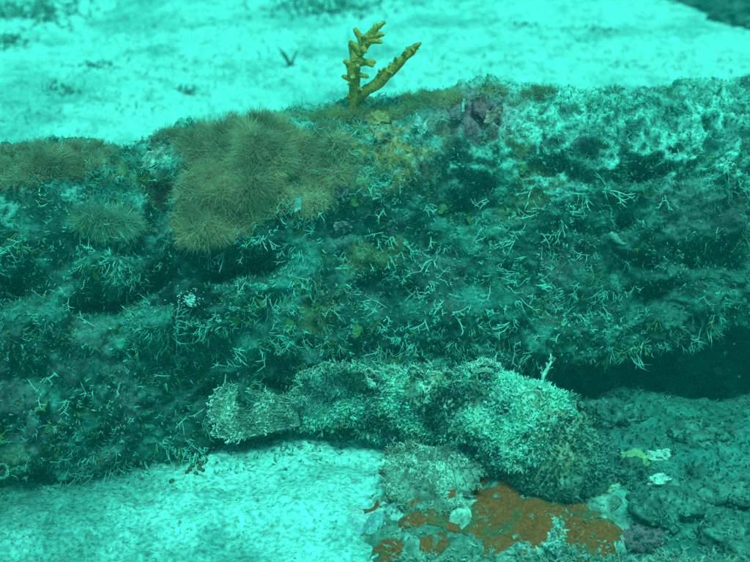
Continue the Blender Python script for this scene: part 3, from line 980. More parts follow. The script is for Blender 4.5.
Cc = lerp(np.array([0.035, 0.085, 0.065]), np.array([0.48, 0.78, 0.62]), np.clip(.48 + .8 * fbm(P * 34, 3, 92) + .4 * fbm(P * 70, 3, 93) + RNG.normal(0, .25, NC) - .9 * bl2, 0, 1)) * np.where(lw, .42 + .55 * np.exp(-md[sel] / 9), 1)[:, None]
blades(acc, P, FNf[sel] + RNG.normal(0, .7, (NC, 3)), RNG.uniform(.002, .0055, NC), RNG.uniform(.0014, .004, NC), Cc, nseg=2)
o = obj('skin_flaps', acc.mesh('skin_flaps', M_TURF), fish)
tag(o, kind='stuff')
# tassels along the upper lip and along the belly
acc = Acc()
lips = []
for k in range(70):
    t = RNG.uniform(0, 1)
    x, y = np.interp(t * 4, range(5), [q[0] for q in MOUTH]), np.interp(t * 4, range(5), [q[1] for q in MOUTH])
    h = cast(x + RNG.normal(0, 1.5), y - 5 + RNG.normal(0, 2), [F_BVH])
    if h: lips.append(h[0])
for k in range(60):
    h = cast(RNG.uniform(300, 470), RNG.uniform(428, 440), [F_BVH])
    if h: lips.append(h[0])
lips = np.array(lips)
bushes(acc, lips, np.tile([0, -0.55, -0.8], (len(lips), 1)), RNG.uniform(.004, .009, len(lips)), RNG.uniform(.0006, .001, len(lips)), np.tile([.6, .65, .5], (len(lips), 1)) * RNG.uniform(.5, 1.15, (len(lips), 1)), 3, 2, .7, .5, .3)
o = obj('fringe', acc.mesh('fringe', M_TURF), fish)
tag(o, kind='stuff')

# pale scurf on the fins
for Pg, nv_, par, n, lo, hi in ((TG, TNv, tail, 3800, .2, .6), (PG_, PNv, pect, 3200, .25, .84), (SG_, SNv, sdor, 2600, .25, .84)):
    acc = Acc()
    i, j = RNG.integers(2, Pg.shape[0], n), RNG.integers(0, Pg.shape[1], n)
    P = Pg[i, j]
    vv = i / Pg.shape[0]
    wv = np.clip(.42 + .5 * np.cos(vv * 2.5 * 2 * np.pi) + .35 * fbm(P * 90, 2, 95) + RNG.normal(0, .15, n), 0, 1)
    if par is sdor:
        wv = np.clip(.45 + .9 * fbm(P * 60, 3, 97) + RNG.normal(0, .15, n), 0, 1)
    if par is pect:
        wv = np.clip(.42 + .9 * fbm(P * 70, 3, 96) + RNG.normal(0, .12, n), 0, 1)
    keep = wv > (.5 if par is pect else .3)
    blades(acc, P[keep], nv_ + RNG.normal(0, .8, (keep.sum(), 3)), RNG.uniform(.0015, .004, keep.sum()), RNG.uniform(.001, .003, keep.sum()),
           lerp(np.array([.2, .22, .16]), np.array([hi, hi + .04, hi - .1]), wv[keep]), nseg=2)
    if par is sdor:
        er = Pg[-1, RNG.integers(0, Pg.shape[1], 110)] + RNG.normal(0, .0012, (110, 3))
        bushes(acc, er, np.tile(nv_ + AX_U * .6, (110, 1)), RNG.uniform(.003, .007, 110), np.full(110, .0006), lerp(np.array([.15, .2, .14]), np.array([.6, .74, .6]), RNG.uniform(0, 1, 110)), 3, 2, 1.1, .8)
    q = RNG.integers(0, n, 520 if par is sdor else 150)
    if par is pect:      # ragged brown and pale rim
        ed = np.concatenate([Pg[-1], Pg[:, 0], Pg[:, -1]])
        er = ed[RNG.integers(0, len(ed), 260)] + RNG.normal(0, .0015, (260, 3))
        bushes(acc, er, np.tile(nv_, (260, 1)) + RNG.normal(0, .8, (260, 3)), RNG.uniform(.002, .0055, 260), RNG.uniform(.0004, .0008, 260),
               lerp(np.array([.42, .13, .04]), np.array([.36, .56, .45]), RNG.uniform(0, 1, 260)), 3, 1, 1.1, .8)
    if par is tail:      # ragged pale rim at the tail's end
        er = Pg[-1, RNG.integers(0, Pg.shape[1], 60)] + RNG.normal(0, .001, (60, 3))
        bushes(acc, er, np.tile(nv_ - AX_R * .5, (60, 1)), RNG.uniform(.002, .005, 60), np.full(60, .0007), np.tile([.8, .84, .72], (60, 1)), 3, 1, 1.0, .8)
    bushes(acc, P[q], np.tile(nv_, (len(q), 1)) + RNG.normal(0, .4, (len(q), 3)), RNG.uniform(.003, .006, len(q)), RNG.uniform(.0005, .0009, len(q)), lerp(np.array([.2, .23, .17]), np.array([.84, .88, .74]), wv[q]), 3, 2, 1.1, .8, .2)
    o = obj('scurf', acc.mesh('scurf', M_TURF), par)
    tag(o, kind='stuff')

# ------------------------------------------------------------------ rock slab and orange sponge in front of the fish
def slab(name, outline, z, th, C, C2, seed, mat, amp=0.004, n=40, follow=None, label=None, cat=None, group=None, edge=6):
    """flat irregular rock or sponge sheet: the outline (pixels) laid on the level z"""
    ol = np.array([on_z(x, y, z) for x, y in outline])
    m = 96
    t = np.linspace(0, len(ol), m, endpoint=False)
    cl = np.concatenate([ol, ol[:1]])
    O = np.stack([np.interp(t, np.arange(len(cl)), cl[:, k]) for k in range(3)], -1)
    O = (np.roll(O, 1, 0) + 2 * O + np.roll(O, -1, 0)) / 4
    c = O.mean(0)
    nz = vnoise(O * 70, seed) * (0.10 if follow is None else .16) + vnoise(O * 190, seed + 1) * (0.06 if follow is None else .13)
    O = c + (O - c) * (1 + nz)[:, None]
    rr = np.linspace(0, 1, n)
    Pg = c + (O - c)[None] * rr[:, None, None]
    prof = (1 - rr ** edge) ** 0.5
    Pg = Pg.reshape(-1, 3)
    zz = np.repeat(prof, m) * th
    Pg[:, 2] = ground_z(Pg[:, 0], Pg[:, 1]) - 0.004 + zz + amp * fbm(Pg * 60, 4, seed) * np.repeat(1 - rr ** 8, m) + 0.4 * amp * fbm(Pg * 200, 3, seed + 2) if follow is None else Pg[:, 2]
    if follow is not None:
        for i in range(len(Pg)):
            b_ = -1
            for tr in follow:
                r_ = tr.ray_cast(Vector((Pg[i, 0], Pg[i, 1], 0.3)), Vector((0, 0, -1)))
                if r_[0] is not None: b_ = max(b_, r_[0].z)
            Pg[i, 2] = b_
        q_ = Pg[:, 2].reshape(n, m)
        for _ in range(4):
            q_ = (np.roll(q_, 1, 1) + 2 * q_ + np.roll(q_, -1, 1)) / 4
            q_[1:-1] = (q_[:-2] + 2 * q_[1:-1] + q_[2:]) / 4
        Pg[:, 2] = q_.ravel() - 0.0012 + zz
        Pg[:, 2] += amp * fbm(Pg * 130, 3, seed) * np.repeat(1 - rr ** 8, m)
    Cc = lerp(np.array(C), np.array(C2), np.clip(sstep(-.1, .5, fbm(Pg * 55, 4, seed + 5)) + (sstep(.7, 1, np.repeat(rr, m)) * .5 if follow is not None else 0), 0, 1))
    F = grid_faces(n, m, True)
    o = obj(name, mesh(name, Pg, F, Cc, mat, True))
    tag(o, label, cat, group)
    return o, BVHTree.FromPolygons(Pg.tolist(), F.tolist())


rock_o, R_BVH = slab('rock_slab', [(372, 505), (392, 486), (430, 478), (500, 474), (560, 490), (615, 512), (640, 534), (620, 560), (540, 575), (440, 580), (385, 566), (366, 532)], 0.006, 0.020,
                     (.13, .17, .13), (.34, .40, .33), 101, M_ROCK, 0.005, 44, None, 'low flat rock slab below the fish, half covered in orange sponge', 'rock')
OR1, OR2 = (.44, .065, .010), (.15, .10, .04)
SP = 'orange sponge crusts on the rock slab'
SPONGES = [([(474, 484), (520, 472), (562, 492), (572, 515), (556, 544), (528, 562), (488, 558), (462, 530), (468, 503)], 'widest orange sponge crust, in the middle of the rock slab'),
           ([(562, 496), (592, 504), (622, 524), (618, 546), (584, 552), (560, 536)], 'orange sponge crust at the right tip of the rock slab'),
           ([(440, 492), (470, 478), (492, 476), (488, 486), (462, 500), (428, 512), (400, 514), (388, 502), (404, 503), (424, 502)], 'narrow orange sponge band curving beneath the pectoral fin'),
           ([(374, 534), (398, 532), (404, 546), (392, 560), (374, 558), (368, 546)], 'small orange sponge crust at the left corner of the rock slab'),
           ([(420, 536), (446, 534), (450, 546), (434, 554), (418, 548)], 'small orange sponge crust between the left corner and the widest one'),
           ([(394, 520), (430, 513), (474, 528), (468, 540), (432, 528), (400, 532)], 'thin orange streak between the left corner crusts and the pectoral fin'),
           ([(362, 494), (378, 490), (380, 496), (364, 500)], 'smallest orange sponge crust beside the left edge of the pectoral fin')]
for ol, lab in SPONGES:
    slab('orange_sponge', ol, 0.02, 0.0034, OR1, OR2, 110 + len(lab), M_SPONGE, 0.0030, 16, [R_BVH, G_BVH], lab, 'sponge', SP, 8)
slab('blue_grey_film', [(345, 502), (372, 498), (400, 512), (402, 530), (370, 534), (345, 522)], 0.008, 0.003, (.24, .36, .36), (.45, .52, .48), 130, M_SPONGE, 0.002, 16, [R_BVH, G_BVH],
     'thin bluish crust on the sand at the left edge of the rock slab', 'crust')
slab('pale_crust', [(450, 498), (468, 500), (472, 520), (462, 534), (448, 524)], 0.02, 0.004, (.30, .36, .28), (.58, .62, .5), 131, M_SPONGE, 0.002, 16, [R_BVH, G_BVH],
     'pale green crust patch between the orange sponges', 'crust')

# ------------------------------------------------------------------ rubble bed at the right
ALLT = [G_BVH, R_BVH, L_BVH]
ROCKS = []


def rock(px, py, rx, ry, rz, C, C2, seed, label, name='rock', cat='rock', group=None, mat=M_ROCK, sink=0.3, amp=0.4):
    h = cast(px, py, [G_BVH, R_BVH])
    a = Acc()
    blob(a, h[0] + np.array([0, ry * 0.3, rz * (0.3 - sink)]), np.array([rx, ry, rz]), C, seed, amp, 4.5, 60, 40, C2=C2)
    v_ = a.v[0]
    a.v[0] = v_ + (unit(v_ - h[0]) * (0.004 * fbm(v_ * 90, 4, seed) + 0.0016 * fbm(v_ * 320, 2, seed))[:, None]) * min(1, rx / .02)
    o = obj(name, a.mesh(name, mat, True))
    if name == 'rock':
        ROCKS.append(BVHTree.FromPolygons(a.v[0].tolist(), a.f[4][0].tolist()))
    tag(o, label, cat, group)
    return o


DK, MD = (.05, .10, .08), (.11, .20, .16)
RB = 'rubble rocks in front of the raised end of the log'
rock(636, 482, .018, .014, .014, DK, MD, 1, 'dark rock right beside the chin of the fish', group=RB)
rock(672, 512, .030, .020, .016, DK, MD, 2, 'broad dark rock below the two white fragments', group=RB)
rock(722, 500, .030, .024, .020, MD, DK, 3, 'grey rock at the right edge of the rubble', group=RB)
rock(700, 440, .026, .018, .014, MD, DK, 4, 'mottled rock in the shade under the raised log', group=RB)
rock(620, 420, .024, .018, .012, DK, MD, 5, 'low dark rock behind the snout of the fish', group=RB)
rock(735, 545, .030, .020, .018, DK, MD, 6, 'dark rock in the lower right corner of the seabed', group=RB)
rock(640, 545, .022, .012, .010, (.26, .10, .12), (.10, .10, .08), 7, 'purple crusted rock at the right tip of the rock slab', group=RB)
rock(598, 492, .014, .012, .012, DK, MD, 8, 'small dark rock under the chin of the fish', group=RB)
rock(632, 469, .022, .013, .010, (.42, .44, .16), (.3, .36, .2), 9, 'yellowish lump of sponge between rocks beside the white fragments', 'sponge_lump', 'sponge', None, M_SPONGE)
rock(664, 458, .011, .007, .006, (.62, .74, .62), (.45, .55, .44), 10, 'upper of two white coral fragments on the rubble', 'coral_fragment', 'coral fragment', 'white coral fragments on the rubble', M_CORAL)
rock(656, 483, .013, .006, .005, (.68, .8, .68), (.5, .6, .48), 11, 'lower, longer of two white coral fragments on the rubble', 'coral_fragment', 'coral fragment', 'white coral fragments on the rubble', M_CORAL)
rock(612, 489, .006, .005, .006, (.7, .74, .5), (.6, .6, .4), 12, 'small pale pebble in the gap beside the fish chin', 'pebble', 'pebble', None, M_CORAL)

# turf on the slab, the rubble and the strip of bottom edge
acc = Acc()


def scatter_px(n, f, trees, rng):
    P, Nn = [], []
    while len(P) < n:
        x, y = f()
        h = cast(x, y, trees)
        if h is not None and h[0][1] < 4:
            P.append(h[0]); Nn.append(h[1])
    return np.array(P), np.array(Nn)


rn = random.Random(21)
P, Nn = scatter_px(900, lambda: (rn.uniform(380, 760), rn.gauss(570, 9)), [G_BVH, R_BVH], rn)
n = len(P)
bushes(acc, P, Nn, RNG.uniform(.003, .008, n), RNG.uniform(.0004, .0008, n), lerp(np.array([.16, .2, .14]), np.array([.6, .66, .54]), np.clip(RNG.normal(.55, .25, n), 0, 1)), 4, 2)
P, Nn = scatter_px(1500, lambda: (rn.uniform(545, 780), rn.uniform(325, 575)), [G_BVH, R_BVH] + ROCKS, rn)
pq_ = proj(P)
kp = ~((pq_[:, 0] < 628) & (pq_[:, 1] > 486) & (pq_[:, 1] < 552))
P, Nn = P[kp], Nn[kp]
n = len(P)
bushes(acc, P, Nn, RNG.uniform(.002, .0065, n), RNG.uniform(.0004, .0008, n), lerp(np.array([.07, .15, .12]), np.array([.28, .46, .38]), np.clip(.36 + .7 * fbm(P * 25, 3, 141) + RNG.normal(0, .15, n), 0, 1)) * (1 - .35 * sstep(.80, .92, P[:, 1]))[:, None], 3, 2)  # shade painted in: turf colour darkens towards the hollow under the log
P, Nn = scatter_px(300, lambda: (rn.uniform(370, 620), rn.uniform(495, 560)), [R_BVH, G_BVH], rn)
n = len(P)
bushes(acc, P, Nn, RNG.uniform(.002, .005, n), RNG.uniform(.0004, .0007, n), lerp(np.array([.16, .22, .14]), np.array([.5, .56, .44]), RNG.uniform(0, 1, n)), 3, 1)
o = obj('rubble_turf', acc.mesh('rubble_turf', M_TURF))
tag(o, 'short pale turf growing over the rubble and slab', 'turf', None, 'stuff')
# filaments and crumbs on the sand
acc = Acc()
P, Nn = scatter_px(3500, lambda: (rn.uniform(-20, 420), rn.uniform(440, 580)), [G_BVH], rn)
pq = proj(P)
P = P[RNG.uniform(0, 1, len(P)) < np.clip(1.05 - pq[:, 0] / 300, .22, 1)]
n = len(P)
blades(acc, P, np.array([0, 0, .15]) + RNG.normal(0, .6, (n, 3)) * np.array([1, 1, .4]), RNG.uniform(.001, .0028, n), RNG.uniform(.0008, .0022, n), lerp(np.array([.16, .20, .15]), np.array([.4, .44, .36]), RNG.uniform(0, 1, n)), nseg=3)
P, Nn = scatter_px(700, lambda: (lambda x_: (x_, 470 - .14 * x_ + abs(rn.gauss(0, 13)) + 6))(rn.uniform(-10, 400)), [G_BVH], rn)
pq_ = proj(P)
P = P[(pq_[:, 0] < 160) | (pq_[:, 0] > 214)]
n = len(P)
bushes(acc, P, np.tile([0, -.2, .25], (n, 1)) + RNG.normal(0, .6, (n, 3)), RNG.uniform(.002, .006, n), RNG.uniform(.0004, .0008, n), lerp(np.array([.08, .14, .10]), np.array([.36, .52, .44]), RNG.uniform(0, 1, n)), 3, 1, 1.0, .8)
P, Nn = scatter_px(2600, lambda: (rn.uniform(-20, 770), rn.uniform(-10, 130)), [G_BVH], rn)
kk = fbm(P * 5, 3, 150) > 0.0
P = P[kk]
n = len(P)
blades(acc, P, np.array([0, 0, .35]) + RNG.normal(0, .6, (n, 3)), RNG.uniform(.004, .016, n), RNG.uniform(.001, .004, n), lerp(np.array([.10, .14, .09]), np.array([.42, .46, .36]), RNG.uniform(0, 1, n)), nseg=3)
o = obj('sand_debris', acc.mesh('sand_debris', M_TURF))
tag(o, 'scattered filaments and crumbs lying on the sand', 'debris', None, 'stuff')

# ------------------------------------------------------------------ seaweed clumps and reef on the far sand
def clump(px, py, w, hgt, n, C, label, name='seaweed_clump', cat='seaweed', group='dark seaweed clumps on the far sand'):
    h = cast(px, py, [G_BVH])
    c = h[0] if h is not None else on_z(px, py, 0)
    rg = np.random.default_rng(int(px * 13 + py * 7 + 3000))
    n = int(n * 1.6)
    q = rg.normal(0, 0.75 if n > 100 else 0.5, (n, 2)) * np.array([w, w * 0.8])
    P = np.stack([c[0] + q[:, 0], c[1] + q[:, 1], np.zeros(n)], -1)
    P[:, 2] = ground_z(P[:, 0], P[:, 1]) - .002
    a = Acc()
    bushes(a, P, np.tile([0, 0, 1.0], (n, 1)) + rg.normal(0, .35, (n, 3)), hgt * .7 * rg.uniform(.3, 1.1, n), np.full(n, .0011), np.array(C) * rg.uniform(.6, 1.4, (n, 1)), 4, 2, 1.1, .6, 0, rg)
    o = obj(name, a.mesh(name, M_TURF))
    tag(o, label, cat, group)


DKC = (.13, .24, .20)
clump(22, 14, .10, .030, 150, DKC, 'wide dark seaweed clump in the far upper left corner')
clump(5, 42, .06, .022, 60, DKC, 'dark seaweed clump just below the upper left corner one')
clump(330, 5, .09, .034, 130, DKC, 'dark seaweed clump on the far sand behind the coral')
clump(95, 66, .040, .015, 40, DKC, 'thin seaweed clump on the sand behind the flat brown mat')
clump(62, 92, .030, .013, 30, DKC, 'low seaweed scrap nearest to the left end of the log')
clump(186, 92, .016, .016, 16, DKC, 'tiny seaweed tuft on sand behind the largest mound')
clump(525, 25, .030, .012, 20, DKC, 'thin seaweed scrap on the far sand right of the coral')
clump(615, 66, .024, .010, 18, DKC, 'small seaweed scrap on the sand behind the right half of the log')
clump(600, 30, .040, .012, 22, DKC, 'low seaweed scrap near the dark reef patch')
a = Acc()
h = cast(291, 66, [G_BVH])
twigs(a, h[0] + RNG.normal(0, .002, (5, 3)), np.tile([-.35, 0, 1.0], (5, 1)) + RNG.normal(0, .3, (5, 3)), RNG.uniform(.03, .05, 5), np.full(5, .0032), np.tile([.14, .2, .16], (5, 1)), 4, .3)
tag(obj('seaweed_sprig', a.mesh('seaweed_sprig', M_TURF)), 'lone dark sprig standing on the far sand left of the coral', 'seaweed')
# reef patch in the far right corner
reef = Acc()
for k in range(34):
    kx = rn.uniform(0, 1) ** .7 * 110
    hx = on_z(690 + kx, rn.uniform(-14, 4) + kx * rn.uniform(.1, .42), 0)
    blob(reef, hx + np.array([0, .04, .0]), np.array([rn.uniform(.03, .08), .06, rn.uniform(.02, .06)]), (.07, .10, .08), k + 50, .5, 3, 30, 20, C2=(.13, .17, .13))
rv = np.concatenate(reef.v)
rv = rv + unit(RNG.normal(0, 1, rv.shape)) * 0.006 + np.stack([0 * rv[:, 0], 0 * rv[:, 0], 0.02 * fbm(rv * 14, 3, 160)], -1)
reef.v = [rv]
rq = rv[RNG.integers(0, len(rv), 700)]
bushes(reef, rq, np.tile([0, -.3, 1.0], (700, 1)) + RNG.normal(0, .4, (700, 3)), RNG.uniform(.03, .085, 700), np.full(700, .0022), np.tile([.10, .18, .15], (700, 1)) * RNG.uniform(.5, 1.5, (700, 1)), 3, 2, 1.1, .8)
o = obj('reef_patch', reef.mesh('reef_patch', M_ROCK, True))
tag(o, 'dark lumpy reef patch on the far sand in the upper right corner', 'reef')

# ------------------------------------------------------------------ small things on the log
# long pale sprigs
variants = []
for v in range(14):
    rg = np.random.default_rng(300 + v)
    a = Acc()
    n = int(rg.integers(1, 4))
    D = np.array([0, 0, 1.0]) + rg.normal(0, .32, (n, 3))
    L = rg.uniform(.6, 1.1, n)
    path = twigs(a, rg.normal(0, .04, (n, 3)), D, L, np.full(n, .034), np.tile([.40, .68, .57], (n, 1)), 6, .75, rng=rg)
    for q in range(3):
        t = rg.uniform(.3, .85, n)
        twigs(a, path(t), unit(D) + rg.normal(0, .55, (n, 3)), L * rg.uniform(.2, .45, n), np.full(n, .026), np.tile([.44, .74, .62], (n, 1)), 4, .8, rng=rg)
    variants.append(a.mesh('pale_sprig', M_TURF))


def place(me, name, px, py, s, lean, rng_, label, cat, group, trees=(None,)):
    h = cast(px, py, [L_BVH])
    if h is None: return
    o = obj(name, me)
    d = Vector(h[1] + np.array(lean))
    o.rotation_mode = 'QUATERNION'
    q = d.to_track_quat('Z', 'Y')
    from mathutils import Quaternion
    o.rotation_quaternion = q @ Quaternion((0, 0, 1), rng_.uniform(0, 6.28))
    o.location = Vector(h[0] - h[1] * 0.001)
    o.scale = (s, s, s)
    tag(o, label, cat, group)


rs = random.Random(55)
MARKS = [(238, 175, 'the largest shaggy mound'), (326, 165, 'the smaller rounded mound'), (105, 228, 'the dull filament fan'), (187, 305, 'the blackish speckled sponge'), (250, 412, 'the tail of the fish'),
         (320, 390, 'the soft back fin of the fish'), (400, 375, 'the spiny back of the fish'), (485, 372, 'the eye of the fish'), (547, 360, 'the tentacle on the snout'), (612, 240, 'the little snail shell'),
         (475, 110, 'the purple crust'), (392, 150, 'the rusty orange patch'), (50, 160, 'the flat brown mat'), (5, 470, 'the worm tube ring'), (650, 340, 'the dark gap under the log'), (195, 455, 'the cluster of brown balls'), (295, 205, 'the white shell flake')]


def whereabouts(x, y):
    d_, mx_, my_, t_ = min((math.hypot(x - a_, y - b_), a_, b_, t_) for a_, b_, t_ in MARKS)
    dx, dy = x - mx_, y - my_
    far_ = 'just ' if d_ < 28 else ''
    if abs(dx) > 2.2 * abs(dy): r_ = 'left of ' if dx < 0 else 'right of '
    elif abs(dy) > 2.2 * abs(dx): r_ = 'above ' if dy < 0 else 'below '
    else: r_ = ('above and ' if dy < 0 else 'below and ') + ('left of ' if dx < 0 else 'right of ')
    return far_ + r_ + t_


FIX = [(395, 222, .026), (430, 236, .024), (345, 252, .022), (270, 240, .020), (262, 236, .020), (545, 205, .030), (560, 190, .028), (585, 195, .030), (572, 182, .028), (530, 190, .028),
       (610, 190, .028), (600, 178, .026), (445, 300, .030), (455, 315, .026), (540, 215, .026), (560, 225, .022), (405, 240, .024), (132, 250, .018), (362, 300, .020), (355, 318, .020),
       (268, 350, .024), (280, 345, .020), (210, 258, .020), (520, 300, .026), (545, 310, .022), (490, 285, .024), (505, 275, .024), (515, 345, .024), (425, 210, .018), (317, 205, .020),
       (295, 210, .016), (665, 195, .022), (620, 185, .022), (635, 285, .022), (600, 300, .022), (580, 315, .022), (475, 345, .020), (500, 340, .018), (380, 190, .018), (400, 178, .018)]
for x, y, s in FIX:
    place(rs.choice(variants), 'pale_sprig', x, y, s * .85, (rs.uniform(-.3, .7), -.1, -1.0), rs, 'long pale drooping sprig ' + whereabouts(x, y), 'sprig', 'long pale sprigs drooping from the log face')
for k in range(170):
    x, y = (rs.gauss(490, 90), rs.gauss(270, 50)) if k < 125 else (rs.uniform(5, 300), rs.uniform(250, 430))
    if not (0 < x < 745 and 140 < y < 440): continue
    place(rs.choice(variants), 'pale_sprig', x, y, rs.uniform(.011, .021), (rs.uniform(-.5, .6), -.1, -.7), rs, 'short pale forked sprig ' + whereabouts(x, y), 'sprig', 'short pale sprigs on the log face')

# leafy blades, yellow green
leafv = []
for v in range(5):
    a = Acc()
    rg = np.random.default_rng(400 + v)
    nu_, nv_2 = 9, 9
    S, Tt = np.meshgrid(np.linspace(0, 1, nu_), np.linspace(-1, 1, nv_2), indexing='ij')
    wd = np.sin(np.pi * np.clip(S * .88 + .08, 0, 1)) ** .6 * .55 * (1 + .15 * vnoise(np.stack([S.ravel() * 4, Tt.ravel() * 1, 0 * S.ravel() + v], -1), v).reshape(S.shape))
    Pl = np.stack([Tt * wd, -0.25 * S ** 2 + .12 * Tt ** 2 + .10 * vnoise(np.stack([S.ravel() * 3, Tt.ravel() * 2, 0 * S.ravel() + v + 7], -1), v).reshape(S.shape), S], -1).reshape(-1, 3)
    f = grid_faces(nu_, nv_2)
    k = len(Pl)
    Cl = lerp(np.array([.10, .16, .05]), np.array([.20, .25, .08]), rg.uniform(0, 1) * np.ones(k)) * (.8 + .3 * vnoise(Pl * 5, v))[:, None]
    a.add(np.concatenate([Pl, Pl + np.array([0, .05, 0])]), [np.concatenate([f, f[:, ::-1] + k])], np.concatenate([Cl, Cl]))
    leafv.append(a.mesh('leaf_alga', M_LEAF, True))
LEAVES = [(322, 262, .016), (318, 310, .016), (372, 328, .018), (300, 232, .012), (357, 200, .012), (258, 300, .016), (42, 408, .018), (15, 235, .014), (100, 272, .018), (52, 425, .014),
          (440, 210, .012), (470, 225, .016), (520, 170, .012), (352, 332, .016), (335, 345, .014), (395, 365, .014), (75, 415, .014), (120, 330, .012), (230, 320, .014), (285, 325, .014),
          (205, 240, .012), (130, 215, .012), (82, 186, .012), (470, 240, .014), (15, 320, .016), (60, 320, .014), (250, 345, .012), (455, 185, .010), (362, 148, .010), (365, 165, .012)]
for x, y, s in LEAVES[:22]:
    place(rs.choice(leafv), 'leaf_alga', x, y, s * .75, (rs.uniform(-.5, .5), -.2, rs.uniform(-.2, .5)), rs, 'small yellowish algae blade ' + whereabouts(x, y), 'algae blade', 'yellowish algae blades on the log')

# dark speckled sponge in its niche, with a pale tuft on it
h = cast(187, 305, [L_BVH])
a = Acc()
blob(a, h[0] + h[1] * .001, np.array([.024, .012, .021]), (.012, .02, .02), 61, .5, 5, 60, 44, C2=(.05, .09, .075))
ds = obj('dark_sponge', a.mesh('dark_sponge', M_SPONGE, True))
tag(ds, 'round blackish sponge with white specks in the crust of the log', 'sponge')
D_BVH = BVHTree.FromPolygons(a.v[0].tolist(), a.f[4][0].tolist())
a = Acc()
for k in range(60):
    q = cast(187 + rs.gauss(0, 14), 306 + rs.gauss(0, 12), [D_BVH])
    if q: blob(a, q[0], np.array([1, 1, 1]) * rs.uniform(.0004, .0009), (.5, .6, .5), k, .2, 2, 6, 5)
o = obj('specks', a.mesh('specks', M_CORAL, True), ds)
tag(o, kind='stuff')
a = Acc()
q = cast(190, 299, [D_BVH])
n = 26
bushes(a, q[0] + RNG.normal(0, .003, (n, 3)), np.tile(q[1], (n, 1)), RNG.uniform(.003, .007, n), np.full(n, .0007), np.tile([.75, .8, .72], (n, 1)), 4, 2)
tag(obj('pale_tuft', a.mesh('pale_tuft', M_TURF)), 'pale ragged tuft growing on the blackish speckled sponge', 'tuft')
# tubeworm ring at the left edge
h = cast(5, 470, [L_BVH, G_BVH])
a = Acc()
rp = []
for k in range(15):
    q = 2 * math.pi * k / 14
    rp.append(h[0] + h[1] * .004 + AX_R * math.cos(q) * .0048 + AX_U * math.sin(q) * .0060)
tube(a, rp, np.full(15, .0013), (.16, .28, .22), 7, .0003, 2)
tag(obj('tube_worm', a.mesh('tube_worm', M_CORAL, True)), 'ring of a coiled worm tube at the foot of the left end of the log', 'worm tube')
# snail on the shaded face
h = cast(612, 239, [L_BVH])
a = Acc()
tube(a, [h[0] + h[1] * .004 + AX_R * x * .001 + AX_U * y * .001 for x, y in ((-4, 4), (-1, 1), (3, -3), (8, -6), (12, -6))], [.0022, .0038, .0032, .0016, .0006], (.24, .36, .27), 9, .0006, 4)
tag(obj('sea_snail', a.mesh('sea_snail', M_CORAL, True)), 'pale little snail shell on the shaded right face of the log', 'snail')
# white tip standing by the curled crust
h = cast(463, 112, [L_BVH])
a = Acc()
tube(a, [h[0], h[0] + AX_U * .006, h[0] + AX_U * .013 + AX_R * .001], [.0022, .0018, .0009], (.55, .66, .58), 7, .0004, 4)
tag(obj('white_spike', a.mesh('white_spike', M_CORAL, True)), 'short white spike standing on the curled purple crust', 'spike')
# white flake hanging in the brown tuft
h = cast(295, 205, [L_BVH])
a = Acc()
plate(a, h[0] + h[1] * .018, AX_R * .003, AX_U * .007, h[1], .001, .001, np.array([.34, .46, .38]), 3, 7)
tag(obj('shell_flake', a.mesh('shell_flake', M_CORAL, True)), 'white shell flake caught under the rounded brown tuft', 'shell')
# dark balls in a cluster on the sand by the tail
BALLS = [(196, 462), (201, 464), (193, 466), (199, 469), (190, 470), (206, 461), (187, 473), (196, 474), (203, 471), (172, 482)]
for k, (x, y) in enumerate(BALLS):
    h = cast(x, y, [G_BVH])
    a = Acc()
    blob(a, h[0] + np.array([0, 0, .001]), np.array([1, 1, .9]) * rs.uniform(.0018, .0026), (.13, .10, .05), k + 80, .25, 3, 12, 8)
    o = obj('algae_ball', a.mesh('algae_ball', M_SPONGE, True))
    if k < 9:
        tag(o, 'tiny dark brown ball in the cluster left of the fish tail', 'algae ball', 'tiny brown balls clustered on the sand by the tail')
    else:
        tag(o, 'lone tiny brown ball on the sand, left of the ball cluster', 'algae ball', 'tiny brown balls clustered on the sand by the tail')
# pale sprig standing at the right end of the slab
a = Acc()
h = cast(552, 556, [R_BVH, G_BVH])
n = 22
bushes(a, h[0] + np.stack([RNG.normal(0, .003, n), RNG.normal(0, .003, n), RNG.uniform(0, .03, n)], -1), np.tile([0, -.3, 1.0], (n, 1)), RNG.uniform(.004, .009, n), np.full(n, .0009), np.tile([.6, .7, .6], (n, 1)), 4, 2)
tag(obj('pale_bush', a.mesh('pale_bush', M_TURF)), 'pale upright bushy growth between the two right-hand orange sponges', 'growth')

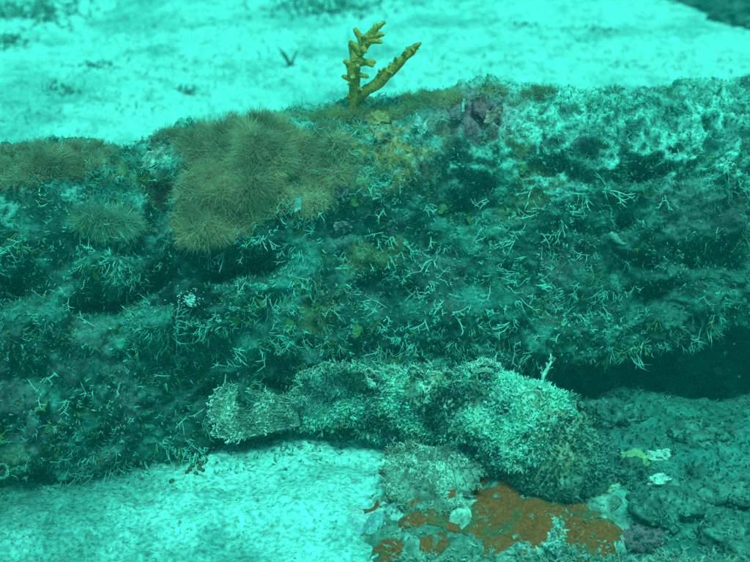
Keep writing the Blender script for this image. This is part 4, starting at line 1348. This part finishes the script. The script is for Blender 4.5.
# where several alike pieces share one description, say which one by its order
_by = {}
for o_ in list(COL.objects):
    if o_.name.split('.')[0] in ('pale_sprig', 'leaf_alga', 'algae_ball'):
        _by.setdefault(o_['label'], []).append(o_)
_ord = ['leftmost', 'second', 'third', 'fourth', 'fifth', 'sixth', 'seventh', 'eighth', 'ninth', 'tenth', 'eleventh', 'twelfth', 'thirteenth', 'fourteenth', 'fifteenth', 'sixteenth', 'seventeenth', 'eighteenth', 'nineteenth', 'twentieth']
for lab_, os_ in _by.items():
    if len(os_) > 1:
        os_.sort(key=lambda q_: float(proj(np.array([q_.data.vertices[0].co if q_.name.startswith('algae_ball') else q_.location]))[0, 0]))
        for k_, q_ in enumerate(os_):
            od = 'leftmost' if k_ == 0 else ('rightmost' if k_ == len(os_) - 1 else _ord[min(k_, 19)] + ' from left')
            q_['label'] = lab_ + ', ' + od

# ------------------------------------------------------------------ drifting specks, and the water itself
a = Acc()
for k in range(520):
    d = rs.uniform(.35, 1.3)
    p = CAM + ray(rs.uniform(-60, 810), rs.uniform(-40, 600)) * d
    if p[2] < .05: continue
    blob(a, p, np.array([1, 1, 1]) * rs.uniform(.00015, .0004), (.8, .85, .8), k, .2, 2, 5, 4)
tag(obj('suspended_specks', a.mesh('suspended_specks', M_CORAL, True)), 'tiny pale specks drifting in the water', 'specks', None, 'stuff')

hz = bpy.data.materials.new('water_haze')
hz.use_nodes = True
n_ = hz.node_tree.nodes
n_.clear()
out = n_.new('ShaderNodeOutputMaterial')
pv = n_.new('ShaderNodeVolumePrincipled')
pv.inputs['Color'].default_value = (0.01, 0.90, 0.88, 1)
pv.inputs['Density'].default_value = 0.048
hz.node_tree.links.new(pv.outputs[0], out.inputs['Volume'])
x0, x1, y0, y1, z0, z1 = -62, 62, -62, 62, -1.3, 0.75
V = np.array([(x, y, z) for z in (z0, z1) for y in (y0, y1) for x in (x0, x1)])
F = np.array([[0, 2, 3, 1], [4, 5, 7, 6], [0, 1, 5, 4], [1, 3, 7, 5], [3, 2, 6, 7], [2, 0, 4, 6]])
o = obj('haze', mesh('haze', V, F, None, hz))
tag(o, kind='stuff')
